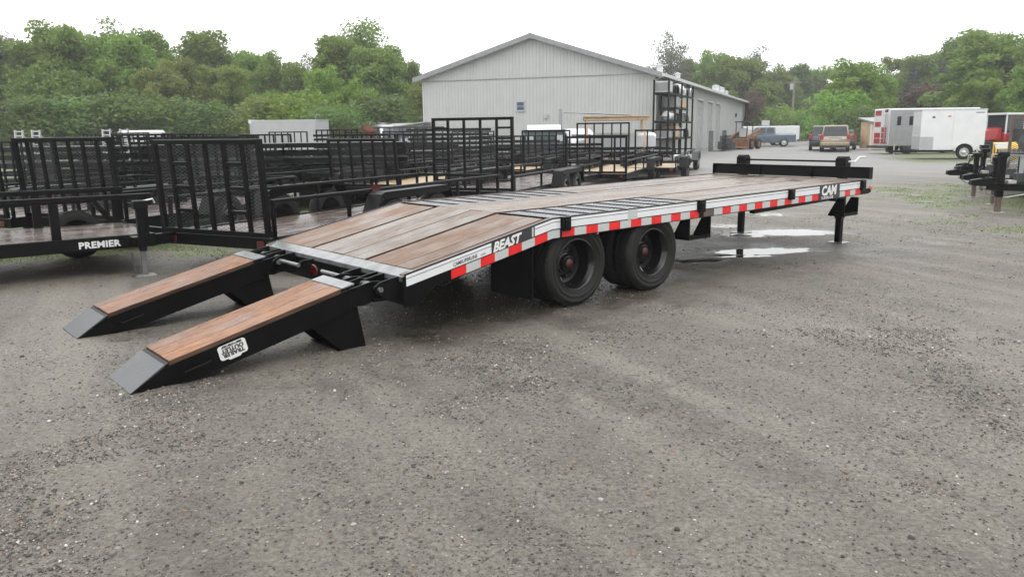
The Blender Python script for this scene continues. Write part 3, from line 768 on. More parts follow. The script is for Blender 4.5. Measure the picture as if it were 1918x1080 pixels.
# BEAST decal on the tail, CAM plate near the front, web line
strip(-0.72, -0.22, -0.104, -0.004, -0.0024, 0.0, 'decal_backing', 'darkprint')
def letter(body, size, x, z, sl, mat, shear, bold, sxx, y=-0.005, name='lettering'):
    me = text_mesh(body, size, mat, shear, bold, 0.0, 'LEFT', 1.0, sxx)
    for v in me.vertices: v.co.y += sl*v.co.x
    o = obj(name, me, hero, (x, y, z), (PI/2, 0, 0))
    return o
def zt(x, d): return 0.871 + 0.2*x + d
letter('BEAST', 0.112, -0.705, zt(-0.705, -0.094), 0.2, 'whiteprint', 0.25, 0.005, 0.98)
strip(-0.255, -0.235, -0.095, -0.012, -0.0036, -0.0024, 'decal_mark', 'silver')
letter('CAMSUPERLINE', 0.046, -1.13, zt(-1.13, -0.085), 0.2, 'darkprint', 0, 0.0006, 0.8)
letter('.com', 0.034, -0.845, zt(-0.845, -0.085), 0.2, 'darkprint', 0, 0.0, 0.9)
strip(4.68, 5.19, -0.19, -0.003, -0.0028, 0.0, 'name_plate', 'darkprint')
letter('CAM', 0.165, 4.725, 0.871 + 0.011*4.7 - 0.128, 0.011, 'whiteprint', 0.12, 0.008, 1.05)
letter('SUPERLINE', 0.046, 4.73, 0.871 + 0.011*4.7 - 0.178, 0.011, 'whiteprint', 0.0, 0.001, 1.35)
strip(5.84, 6.06, -0.115, 0.004, -0.012, 0.0, 'corner_guard', 'alu')
MB().box(6.02, 6.07, 0.0, WD, 0.76, 0.937).build('front_channel', 'black', hero)
lp = MB().box(6.0, 6.05, -0.03, -0.002, 0.80, 0.85).build('marker_light', 'lens_amber', hero, bev=0.006)
strip(1.02, 1.16, -0.105, -0.006, -0.0045, -0.0022, 'side_label', 'silver')
# headboard, drop-leg jacks with cross shaft
mb = MB().box(6.03, 6.04, 0.0, WD, 0.945, 1.095).box(6.0, 6.08, 0.0, WD, 1.095, 1.107)
for y in (0.0, 0.86, 1.72, WD-0.012): mb.box(5.99, 6.09, y, y+0.012, 0.942, 1.095)
mb.build('headboard', 'black', hero, bev=0.002)
for y in (0.47, WD-0.47):
    jk = part('landing_leg', hero, (6.15, y, 0))
    MB().box(-0.055, 0.055, -0.055, 0.055, 0.36, 1.11).build('outer_tube', 'black', jk, bev=0.006)
    MB().box(-0.043, 0.043, -0.043, 0.043, 0.015, 0.60).build('inner_tube', 'black', jk, bev=0.006)
    MB().box(-0.13, 0.13, -0.13, 0.13, 0.0, 0.014).build('foot_plate', 'steel', jk, bev=0.003)
    MB().box(-0.08, 0.07, -0.08, 0.08, 1.10, 1.215).prism([(-0.08, 1.215), (0.07, 1.215), (0.04, 1.245), (-0.05, 1.245)], 'y', -0.07, 0.07).build('gearbox', 'black', jk, bev=0.006)
    mb = MB().tube([(0.0, -0.10, 0.40), (0.0, 0.10, 0.40)], 0.012, 8)
    mb.tube([(0.0, -0.10, 0.40), (0.0, -0.12, 0.43), (0.0, -0.10, 0.46), (0.0, -0.07, 0.46)], 0.006, 6)
    mb.build('pull_pin', 'zinc', jk, smooth=True)
MB().tube([(6.15, 0.55, 1.17), (6.15, WD-0.55, 1.17)], 0.014, 10).build('jack_shaft', 'black', hero, smooth=True)
MB().tube([(6.15, 0.39, 1.17), (6.15, 0.30, 1.17), (6.22, 0.27, 1.235), (6.26, 0.20, 1.235)], 0.014, 8).build('crank_handle', 'white', hero, smooth=True)
for y in (0.415, WD-0.525): MB().box(5.9, 6.10, y, y+0.11, 0.62, 0.76).build('leg_mount', 'black', hero)
# tongue under the front
for y, s in ((0.92, 1), (WD-0.92, -1)):
    MB().bar((4.6, y, 0.585), (7.5, WD/2 - s*0.06, 0.585), 0.07, 0.15).build('tongue_beam', 'black', hero)
MB().bar((7.4, WD/2, 0.55), (7.72, WD/2, 0.55), 0.09, 0.10).build('coupler', 'black', hero)
MB().tube([(7.78 + 0.055*math.cos(t*PI/8), WD/2 + 0.055*math.sin(t*PI/8), 0.55) for t in range(17)], 0.02, 8, False).build('lunette_ring', 'steel', hero, smooth=True)
mb = MB()
for a in range(3): mb.box(4.7 + a*0.45, 4.78 + a*0.45, 0.95, WD-0.95, 0.66, 0.79)
mb.box(4.75, 5.6, 1.0, 1.55, 0.52, 0.56)
mb.build('tongue_bracing', 'black', hero)
# side steps
for x0 in (2.03, 5.38):
    st_ = part('side_step', hero)
    for x in (x0, x0+0.37):
        MB().prism([(0.012, 0.71), (0.12, 0.71), (0.24, 0.49), (0.24, 0.47), (0.012, 0.47)] if x == x0 else [(0.012, 0.71), (0.12, 0.71), (0.24, 0.49), (0.24, 0.47), (0.012, 0.47)], 'x', x, x+0.012).build('step_bracket', 'black', st_)
    MB().box(x0+0.013, x0+0.369, 0.012, 0.05, 0.472, 0.51).box(x0+0.013, x0+0.369, 0.19, 0.24, 0.472, 0.484).build('step_tread', 'black', st_)
# mud flaps
for y in (0.03, WD-0.63):
    fl_ = MB().box(-0.225, -0.215, y, y+0.60, 0.14, 0.70).build('mud_flap', 'flap', hero)
MB().box(-0.24, -0.21, 0.02, WD-0.02, 0.68, 0.73).build('flap_hanger', 'black', hero)
# chain and cable hanging under the rear corner
MB().tube([(-1.45, 0.03, 0.46), (-1.2, 0.02, 0.41), (-0.95, 0.02, 0.50)], 0.006, 6).build('light_cable', 'black', hero, smooth=True)
# axles and wheels
AX = (0.365, 1.475)
WR = 0.398
def wheel_parts(parent, y_out, sgn, full):
    # y_out: outer face; sgn +1 body extends to +y
    w = part('wheel', parent, (0, y_out, 0), (0, 0, 0 if sgn > 0 else PI))
    W_ = 0.225
    prof = [(0.245, 0.030), (0.262, 0.012), (0.268, 0.008), (0.272, 0.013), (0.300, 0.002), (0.305, -0.003), (0.316, -0.003), (0.320, 0.001), (0.345, 0.0), (0.350, -0.004), (0.357, -0.002), (0.378, 0.010), (0.391, 0.026), (WR, 0.045), (WR, 0.070), (WR-0.011, 0.073), (WR-0.011, 0.080), (WR, 0.083), (WR+0.001, 0.108), (WR-0.011, 0.111), (WR-0.011, 0.118), (WR+0.001, 0.121), (WR, 0.145), (WR-0.011, 0.148), (WR-0.011, 0.155), (WR, 0.158), (WR, 0.182), (0.391, W_-0.026), (0.378, W_-0.010), (0.345, W_), (0.30, W_-0.002), (0.262, W_-0.012), (0.245, W_-0.03)]
    MB().lathe(prof, (0, 0, 0), 56).build('tyre', 'rubber', w, smooth=True)
    # tread blocks around the shoulder
    mb = MB()
    for k in range(56):
        t = 2*PI*k/56
        T = Matrix.Rotation(t, 4, 'Y') @ Matrix.Translation((0, 0, WR))
        mb.box(-0.014, 0.014, 0.030, 0.066, -0.016, 0.004, T)
    mb.build('tread', 'rubber', w)['kind'] = 'stuff'
    rp = [(0.243, 0.030), (0.250, 0.024), (0.252, 0.018), (0.243, 0.016), (0.233, 0.024), (0.228, 0.045), (0.215, 0.060), (0.207, 0.085), (0.207, 0.165), (0.195, 0.188), (0.165, 0.197), (0.120, 0.192), (0.095, 0.192), (0.06, 0.192)]
    if not full: rp = rp[:10] + [(0.0, 0.188)]
    MB().lathe(rp, (0, 0, 0), 40).build('rim', 'rim', w, smooth=True)
    if full:
        MB().lathe([(0.0, 0.105), (0.036, 0.108), (0.046, 0.116), (0.048, 0.15)], (0, 0, 0), 20).build('hub_cap', 'hubred', w, smooth=True)
        mb = MB().lathe([(0.048, 0.130), (0.072, 0.133), (0.078, 0.142), (0.083, 0.168), (0.10, 0.172), (0.10, 0.192)], (0, 0, 0), 24)
        for k in range(8):
            t = 2*PI*k/8 + 0.3
            mb.tube([(0.135*math.cos(t), 0.192, 0.135*math.sin(t)), (0.135*math.cos(t), 0.155, 0.135*math.sin(t))], 0.014, 6)
        mb.build('hub', 'rim', w, smooth=False)
        MB().tube([(0.17*math.cos(-2.0), 0.12, 0.17*math.sin(-2.0)), (0.222*math.cos(-1.9), 0.07, 0.222*math.sin(-1.9))], 0.005, 5).build('valve_stem', 'zinc', w)
    return w
wheel_protos = {}
for x in AX:
    for y_out, s, full in ((0.035, 1, True), (0.30, 1, False), (WD-0.035, -1, True), (WD-0.30, -1, False)):
        key = (full,)
        if key in wheel_protos:
            w = dup(wheel_protos[key], parent=hero)
        else:
            w = wheel_parts(hero, y_out, s, full); wheel_protos[key] = w
        w.location = (x, y_out, WR); w.rotation_euler = (0, 0.4*rnd.random(), 0 if s > 0 else PI)
for x in AX:
    MB().tube([(x, 0.16, WR), (x, WD-0.16, WR)], 0.062, 14).build('axle', 'black', hero, smooth=True)
for y in (0.58, WD-0.66):
    mb = MB()
    for x in (-0.12, 0.92, 1.98): mb.prism([(x-0.09, 0.63), (x+0.09, 0.63), (x+0.045, 0.40), (x-0.045, 0.40)], 'y', y, y+0.07)
    for x in AX: mb.tube([(x-0.46, y+0.035, 0.44), (x-0.2, y+0.035, 0.485), (x, y+0.035, 0.50), (x+0.2, y+0.035, 0.485), (x+0.46, y+0.035, 0.44)], 0.032, 6)
    mb.build('leaf_springs', 'black', hero)

# ---------------------------------------------------------------- metal building
BX, BY = 8.58, 49.0                       # near right corner of the gable
BD = (0.361, 0.9326)                      # direction the long wall runs
BL, BWID = 67.0, 15.3
BE_R, BE_L, BRIDGE = 5.0, 5.2, 7.45
byaw = math.atan2(BD[1], BD[0])           # local x runs along the long wall, local y from the right wall to the left one
bld = thing('metal_building', 'long light grey metal workshop building with low gable roof and overhead doors', 'building', (BX, BY, 0), byaw)
def eave(y): # wall top at gable position y
    h = BWID*0.5
    return BE_R + (BRIDGE-BE_R)*y/h - 0.05 if y < h else BRIDGE - (BRIDGE-BE_L)*(y-h)/h - 0.05
def ribbed(x_or_y, c0, c1, z0f, z1f, face, pitch=0.2286, depth=0.018):
    # ribbed sheet: a row of flats and ribs; returns mesh builder in local coordinates
    mb = MB(); c = c0
    pts = []
    while c < c1 - 1e-6:
        e = min(c+pitch, c1)
        pts += [(c, 0), (max(c, e-0.045), 0), (max(c, e-0.033), depth), (max(c, e-0.010), depth)]
        c = e
    pts.append((c1, 0))
    P = [pts[0]]
    for q in pts[1:]:
        if q[0] > P[-1][0] + 1e-5: P.append(q)
    n = len(P); vs = []
    for (c, d) in P:
        for z in (z0f(c), z1f(c)):
            vs.append((x_or_y - d, c, z) if face == 'gable' else (c, x_or_y - d, z))
    fs = [(2*i, 2*i+2, 2*i+3, 2*i+1) for i in range(n-1)]
    return mb.add(vs, fs)
nG = 17; wG = BWID/nG
for i in range(nG):
    a, b_ = i*wG, (i+1)*wG - 0.004
    ribbed(-0.004, a, b_, lambda c: 0.0, lambda c: 4.93, 'gable').build('wall_panel', 'siding', bld)
    ribbed(-0.024, a, b_, lambda c: 4.90, lambda c: max(4.91, eave(c)), 'gable').build('wall_panel', 'siding', bld)
MB().box(-0.05, -0.045, 0, BWID, 4.885, 4.93).build('seam_flashing', 'fascia', bld)
MB().box(-0.001, 0.05, 0.02, BWID-0.02, 0, 4.9).build('wall_core', 'siding', bld)
# doors on the long wall: openings between panels
doors = [(17.2, 21.0), (23.3, 27.0), (28.9, 32.6)]
cur = 0.0; step = 3.0
segs = []
edges = sorted([0, BL] + [d for p in doors for d in p])
for a, b_ in zip(edges[:-1], edges[1:]):
    if (a, b_) in doors: continue
    k = max(1, round((b_-a)/step))
    for q in range(k): segs.append((a+(b_-a)*q/k, a+(b_-a)*(q+1)/k - 0.004))
for a, b_ in segs:
    ribbed(-0.004, a, b_, lambda c: 0.95, lambda c: 4.95, 'side').build('wall_panel', 'siding', bld)
    ribbed(-0.004, a, b_, lambda c: 0.0, lambda c: 0.94, 'side').build('wainscot_panel', 'wainscot' if a > 32 else 'siding', bld)
for a, b_ in doors:
    ribbed(-0.004, a, b_, lambda c: 4.02, lambda c: 4.95, 'side').build('wall_panel', 'siding', bld)
    dr = part('overhead_door', bld)
    for k in range(7):
        MB().box(a+0.1, b_-0.1, 0.12, 0.16, k*0.555+0.01, (k+1)*0.555-0.01).build('door_panel', 'pgrey', dr, bev=0.01)
    MB().box(a, a+0.1, -0.06, 0.2, 0, 4.0).box(b_-0.1, b_, -0.06, 0.2, 0, 4.0).box(a, b_, -0.06, 0.2, 3.9, 4.02).build('door_frame', 'trim', dr)
MB().box(0, BL, 0.2, 0.24, 0, 4.9).build('wall_core', 'siding', bld)
MB().box(0.05, BL, BWID-0.1, BWID, 0, 5.1).build('wall_back', 'siding', bld)
MB().box(BL-0.1, BL, 0.25, BWID-0.1, 0, 5.0).build('wall_back', 'siding', bld)
# roof slabs, fascia, gutter, corner trim
OV = 0.45
def roofz(y): 
    h = BWID*0.5
    return BE_R + (BRIDGE-BE_R)*y/h if y < h else BRIDGE - (BRIDGE-BE_L)*(y-h)/h
for y0, y1 in ((-0.55, BWID/2), (BWID/2, BWID+0.55)):
    z0, z1 = roofz(y0), roofz(y1)
    MB().prism([(y0, z0), (y1, z1), (y1, z1+0.07), (y0, z0+0.07)], 'x', -OV, BL+OV).build('roof_slope', 'roof', bld)
    MB().prism([(y0, z0-0.20), (y1, z1-0.20), (y1, z1+0.09), (y0, z0+0.09)], 'x', -OV-0.03, -OV-0.002).build('fascia', 'fascia', bld)
    MB().prism([(y0, z0-0.20), (y1, z1-0.20), (y1, z1-0.17), (y0, z0-0.17)], 'x', -OV, -0.06).build('soffit', 'trim', bld)
MB().prism([(BWID/2-0.2, BRIDGE+0.02), (BWID/2, BRIDGE+0.12), (BWID/2+0.2, BRIDGE+0.02)], 'x', -OV-0.03, BL+OV).build('ridge_cap', 'roof', bld)
MB().box(-OV-0.03, BL+OV, -0.68, -0.55, roofz(-0.55)-0.14, roofz(-0.55)+0.04).build('gutter', 'trim', bld)
MB().box(-OV, BL+OV, -0.55, -0.01, roofz(-0.55)-0.16, roofz(-0.55)-0.13).build('soffit', 'fascia', bld)
for y in (-0.06, BWID-0.02): MB().box(-0.06, 0.08, y, y+0.08, 0, 4.85).build('corner_trim', 'trim', bld)
MB().tube([(-0.3, -0.6, 4.75), (-0.1, -0.12, 4.5), (-0.1, -0.12, 0.1)], 0.05, 8).build('downspout', 'trim', bld)
for x, h, w in ((6, 0.5, 0.35), (13, 0.35, 0.3), (37, 0.6, 0.7), (41.5, 0.6, 0.7), (45, 0.35, 0.3)):
    z = roofz(0.9)
    MB().box(x, x+w, 0.7, 0.7+w, z-0.2, z+h).prism([(0.6, z+h), (0.8+w, z+h), (0.7+w/2, z+h+0.15)], 'x', x-0.1, x+w+0.1).build('roof_vent', 'pwhite', bld)
wd = part('window', bld)
def gable_y(px, py):  # photo pixel to the gable plane
    r = ray(px, py)
    # plane through (BX,BY) with in-plane direction (-BD1, BD0)
    ux, uy = -BD[1], BD[0]
    t = (BX*BD[0] + BY*BD[1]) / (r[0]*BD[0] + r[1]*BD[1])
    X, Y_ = r[0]*t, r[1]*t
    return (X-BX)*ux + (Y_-BY)*uy, CH + r[2]*t
wy0, wz1 = gable_y(983, 190); wy1, wz0 = gable_y(968, 208)
MB().box(-0.075, -0.03, wy0, wy1, wz0, wz1).box(-0.085, -0.03, wy0-0.04, wy1+0.04, wz0-0.05, wz0).build('window_frame', 'pgrey', wd)
MB().box(-0.08, -0.076, wy0+0.05, wy1-0.05, wz0+0.05, (wz0+wz1)/2-0.02).build('pane', 'bluegl', wd)
MB().box(-0.08, -0.076, wy0+0.05, wy1-0.05, (wz0+wz1)/2+0.02, wz1-0.05).build('pane', 'bluegl', wd)
vy, vz = gable_y(1023, 218)
MB().box(-0.12, -0.03, vy-0.12, vy+0.12, vz-0.12, vz+0.12).build('wall_vent', 'pgrey', bld)
MB().box(46.4, 46.8, -0.2, -0.03, 2.9, 3.3).build('wall_lamp', 'darkmetal', bld)

def bw(s, d, z=0):   # building frame to world
    return Vector((BX + BD[0]*s - BD[1]*d, BY + BD[1]*s + BD[0]*d, z))
# parts rack along the long wall, with the stuff on it
rk = thing('parts_rack', 'tall black steel rack stacked with parts against the grey workshop wall', 'rack', bw(-1.5, -1.15), byaw)
LR, DR = 9.0, 0.85
for k in range(5):
    for y in (0, DR):
        MB().box(k*LR/4-0.05, k*LR/4+0.05, y-0.05, y+0.05, 0, 4.45 - 0.3*(k % 2)).build('upright', 'black2', rk)
for z in (1.15, 2.15, 2.95, 3.75):
    xa, xb = (0, LR) if z != 2.95 else (2.5, 7)
    for y in (0, DR): MB().box(xa, xb, y-0.04, y+0.04, z-0.13, z-0.02).build('beam', 'black2', rk)
    MB().box(xa, xb, 0.05, DR-0.05, z-0.03, z).build('shelf', 'darkmetal', rk)
LOADS = ['tan canvas bundle', 'white plastic tank', 'grey metal bin', 'black fender stack', 'dark engine block', 'pale crate', 'black mesh basket', 'silver toolbox', 'dark axle bundle', 'rusty bracket pile', 'black spare wheel', 'white hood panel']
lv = [(1.15, ' on the lowest shelf'), (2.15, ' on the second shelf'), (2.95, ' on the third shelf'), (3.75, ' on the top shelf')]
ri = random.Random(4)
def item(kind, w, h, d):
    mb = MB()
    if kind in ('white plastic tank',):
        mb.tube([(-w/2, 0, h/2), (-w*0.42, 0, h/2), (w*0.42, 0, h/2), (w/2, 0, h/2)], [h*0.35, h/2, h/2, h*0.35], 12); return mb, 'pwhite', 'tank'
    if kind in ('black fender stack', 'white hood panel'):
        for k in range(4):
            P = []
            for q in range(9): t = PI*q/8; P.append((w/2*math.cos(t)*(1-0.04*k), h*0.75*math.sin(t)*(1-0.1*k)+k*h*0.08))
            P2 = [(x*0.93, z*0.9) for x, z in reversed(P)]
            mb.prism(P + P2, 'y', -d/2, d/2)
        return mb, ('black2' if 'black' in kind else 'pwhite'), 'fender' if 'black' in kind else 'panel'
    if kind == 'black spare wheel':
        mb.lathe([(h*0.25, 0), (h*0.45, -0.02), (h*0.5, 0.05), (h*0.5, 0.17), (h*0.45, 0.22), (h*0.25, 0.2), (0.02, 0.12)], (0, 0, h/2), 20); return mb, 'rubber', 'wheel'
    if kind == 'dark axle bundle' or kind == 'rusty bracket pile':
        for k in range(6):
            y = (k % 3 - 1)*0.13; z = 0.07 + (k//3)*0.13
            mb.tube([(-w/2, y, z), (w/2*(0.8+0.2*ri.random()), y, z)], 0.06, 6)
        return mb, ('darkmetal' if 'dark' in kind else 'rust'), 'steel'
    if kind == 'black mesh basket':
        for k in range(6):
            x = -w/2 + w*k/5; mb.box(x-0.015, x+0.015, -d/2, -d/2+0.03, 0, h).box(x-0.015, x+0.015, d/2-0.03, d/2, 0, h)
        for k in range(4): mb.box(-w/2, w/2, -d/2-0.005, -d/2+0.025, h*k/3-0.01 if k else 0, h*k/3+0.02)
        mb.box(-w/2, w/2, -d/2, d/2, 0.0, 0.03); return mb, 'black2', 'basket'
    if kind == 'dark engine block':
        mb.box(-w/2, w/2, -d/2, d/2, 0.08, h*0.6).box(-w*0.35, w*0.35, -d*0.3, d*0.3, h*0.6, h*0.85).tube([(-w*0.62, 0, h*0.35), (w*0.62, 0, h*0.35)], h*0.14, 8).tube([(w*0.1, 0, h*0.8), (w*0.1, 0, h*1.05)], 0.06, 8)
        return mb, 'darkmetal', 'engine'
    # boxes, bins and bundles with lid and ribs
    mb.box(-w/2, w/2, -d/2, d/2, 0.06, h*0.85).box(-w/2-0.03, w/2+0.03, -d/2-0.03, d/2+0.03, h*0.85, h)
    for k in range(3): mb.box(-w/2+k*w/2-0.04*(k == 2)-0.0, -w/2+k*w/2+0.04, -d/2-0.02, d/2+0.02, 0, h*0.84)
    col = {'tan canvas bundle': 'tan', 'grey metal bin': 'pgrey', 'pale crate': 'trim', 'silver toolbox': 'alu'}[kind]
    return mb, col, kind.split()[-1]
k = 0
for z, lt in lv:
    xa, xb = (0.2, LR-0.3) if z != 2.95 else (2.6, 6.8)
    x = xa + 0.5
    while x < xb:
        kind = LOADS[(k*5+2) % len(LOADS)]; w = ri.uniform(0.9, 1.5); h = ri.uniform(0.4, 0.75); d = 0.8
        mb, mt, cat = item(kind, w, h, d)
        p = bw(-1.5+x, -1.15+DR/2, z)
        o = mb.build(kind.split()[-1] if kind.split()[-1] not in ('panel', 'block') else cat, mt); o.location = p; o.rotation_euler = (0, 0, byaw)
        tag(o, kind + lt + ' of the wall rack, ' + ('near end' if x < 3.5 else 'middle' if x < 7 else 'far end'), cat, 'parts stored on the wall rack')
        x += w + ri.uniform(0.05, 0.4); k += 1
# machinery and scrap standing at the foot of the long wall
for (s, d, kind, w, h, lab) in ((13.2, -2.2, 'black mesh basket', 1.6, 1.5, 'black mesh cage on the ground past the wall rack'), (15.5, -2.6, 'dark engine block', 2.2, 1.1, 'dark machine on the ground before the first overhead door'),
        (18.3, -2.6, 'rusty bracket pile', 2.4, 0.8, 'rusty steel pile by the first overhead door'), (20.5, -3.0, 'dark engine block', 2.6, 1.3, 'dark machine between first and second overhead doors'),
        (23.6, -3.2, 'black fender stack', 2.2, 1.0, 'stack of black fenders by the second overhead door'), (26.5, -3.2, 'black spare wheel', 1.0, 1.0, 'black wheel leaning near the second overhead door'),
        (28.5, -3.2, 'dark engine block', 2.6, 1.2, 'dark machine by the third overhead door'), (31.5, -3.0, 'grey metal bin', 1.2, 0.9, 'grey bin at the foot of the wall beyond the doors')):
    mb, mt, cat = item(kind, w, h, 1.0)
    o = mb.build({'engine': 'machine'}.get(cat, cat), mt); o.location = bw(s, d); o.rotation_euler = (0, 0, byaw + ri.uniform(-0.3, 0.3)); tag(o, lab, {'engine': 'machine'}.get(cat, cat))

# ---------------------------------------------------------------- vehicles
def small_wheel(parent, loc, r=0.34, w=0.22, rz=0, rimmat='alu', n=24, cover=0.62, key=[{}]):
    k = (round(r, 3), round(w, 3), rimmat, n)
    if k not in key[0]:
        t = MB().lathe([(r*cover, 0.02), (r*0.8, 0.0), (r*0.95, 0.015), (r, 0.05), (r, w-0.05), (r*0.95, w-0.015), (r*0.8, w), (r*cover, w-0.02)], (0, 0, 0), n).mesh('tyre', 'rubber', smooth=True)
        mb = MB().lathe([(r*cover+0.004, 0.025), (r*cover*0.9, 0.012), (r*cover*0.82, 0.05), (r*0.35, 0.055), (r*0.22, 0.02), (0.0, 0.015)], (0, 0, 0), n)
        mb.lathe([(r*cover+0.004, w-0.03), (r*cover*0.85, w-0.06), (0.0, w-0.08)], (0, 0, 0), n)
        key[0][k] = (t, mb.mesh('rim', rimmat, smooth=True))
    wp = part('wheel', parent, loc, (0, 0, rz))
    t, rm = key[0][k]
    obj('tyre', t, wp); obj('rim', rm, wp)
    return wp
def loft(sections, closed=True):
    # sections: list of (x, [(y,z)...]) with equal counts
    mb = MB(); n = len(sections[0][1]); vs = []
    for x, P in sections: vs += [(x, y, z) for y, z in P]
    fs = []
    for i in range(len(sections)-1):
        for k in range(n):
            k2 = (k+1) % n; fs.append((i*n+k, i*n+k2, (i+1)*n+k2, (i+1)*n+k))
    fs.append(tuple(reversed(range(n)))); fs.append(tuple((len(sections)-1)*n+k for k in range(n)))
    return mb.add(vs, fs)
def sec(hw, z0, z1, r=0.12, tuck=0.06):
    return [(-hw+tuck, z0), (hw-tuck, z0), (hw, z0+0.18), (hw, z1-r), (hw-r, z1), (-hw+r, z1), (-hw, z1-r), (-hw, z0+0.18)]
def suv(name, label, cat, loc, rz, paint, L=4.7, W=1.85, H=1.72, group=None, light='lens_red'):
    # local +x = forward, origin on the ground at the centre
    c = thing(name, label, cat, loc, rz, group); hw = W/2
    xs = [(-L/2, 0.5, 0.92), (-L/2+0.08, 0.36, 1.02), (-L/2+0.6, 0.28, 1.04), (0.4, 0.26, 1.02), (L*0.27, 0.26, 1.0), (L/2-0.35, 0.28, 0.92), (L/2-0.06, 0.36, 0.80), (L/2, 0.45, 0.66)]
    loft([(x, sec(hw if abs(x) < L/2-0.05 else hw-0.1, z0, z1)) for x, z0, z1 in xs]).build('body', paint, c, smooth=True)
    def gs(hwb, hwt, z0, z1): return [(-hwb, z0), (hwb, z0), (hwt+0.02, z1-0.08), (hwt-0.08, z1), (-hwt+0.08, z1), (-hwt-0.02, z1-0.08)]
    g = [(-L/2+0.10, gs(hw-0.05, hw-0.12, 0.99, 1.03)), (-L/2+0.32, gs(hw-0.05, hw-0.20, 0.99, H-0.05)), (-L/2+0.9, gs(hw-0.05, hw-0.18, 0.99, H)), (0.25, gs(hw-0.05, hw-0.18, 0.99, H)), (0.65, gs(hw-0.05, hw-0.20, 0.99, H-0.06)), (L*0.27, gs(hw-0.08, hw-0.14, 0.97, 1.02))]
    loft(g).build('cabin', paint, c, smooth=True)
    # glazing panels set proud of the cabin
    def quad(P, name_, m_): return MB().add(P, [tuple(range(len(P)))]).build(name_, m_, c)
    x0, x1 = -L/2+0.10, -L/2+0.32
    quad([(x0+0.0, -hw+0.16, 1.06), (x0+0.0, hw-0.16, 1.06), (x1-0.035, hw-0.27, H-0.10), (x1-0.035, -hw+0.27, H-0.10)], 'rear_window', 'glass')
    for s in (-1, 1):
        for xa, xb in ((-L/2+0.40, -L/2+1.05), (-L/2+1.12, -0.35), (-0.28, 0.45)):
            quad([(xa, s*(hw-0.035), 1.05), (xb+(0.18 if xb > 0 else 0), s*(hw-0.035), 1.05), (xb, s*(hw-0.145), H-0.14), (xa+0.04, s*(hw-0.145), H-0.14)], 'side_window', 'glass')
        MB().box(-L/2-0.02, -L/2+0.22, min(s*(hw-0.22), s*(hw+0.01)), max(s*(hw-0.22), s*(hw+0.01)), 0.84, 1.16).build('tail_lamp', 'pred', c, bev=0.02)
        MB().box(0.55, 0.72, s*(hw+0.0) if s > 0 else s*(hw+0.2), s*(hw+0.2) if s > 0 else s*hw, 1.02, 1.16).build('mirror', paint, c, bev=0.02)
        for x in (-L*0.29, L*0.30):
            small_wheel(c, (x, s*(hw+0.0), 0.34), 0.345, 0.23, 0 if s < 0 else PI)
    MB().add([(L*0.27+0.0, -hw+0.15, 1.03), (L*0.27, hw-0.15, 1.03), (0.70, hw-0.24, H-0.09), (0.70, -hw+0.24, H-0.09)], [(0, 1, 2, 3)]).build('windscreen', 'glass', c)
    MB().box(-L/2-0.10, -L/2+0.15, -hw+0.05, hw-0.05, 0.42, 0.66).build('rear_bumper', 'darkmetal' if paint != 'pchamp' else 'pchamp', c, bev=0.04)
    MB().box(-L/2-0.02, -L/2+0.2, -hw+0.12, hw-0.12, 0.28, 0.45).build('lower_valance', 'darkmetal', c)
    MB().box(-L/2-0.015, -L/2+0.02, -0.27, 0.27, 0.78, 0.93).build('number_plate', 'silver', c)
    MB().box(-L/2-0.02, -L/2+0.05, -0.4, 0.4, 0.96, 0.985).build('trim_bar', 'alu', c)
    return c
s1 = at(1563, 281, 57.0)
suv('parked_suv', 'champagne gold SUV seen from behind on the road beyond the trailer', 'suv', (s1.x, 57.0, 0), R(68), 'pchamp', 4.8, 1.9, 1.80)
suv('parked_suv', 'dark blue SUV half hidden behind the left side of the gold SUV', 'suv', (23.3, 60.8, 0), R(70), 'pdark', 4.8, 1.85, 1.78)
suv('parked_car', 'low dark red car half hidden behind the right side of the gold SUV', 'car', (25.3, 61.8, 0), R(66), 'rust', 4.5, 1.75, 1.45)
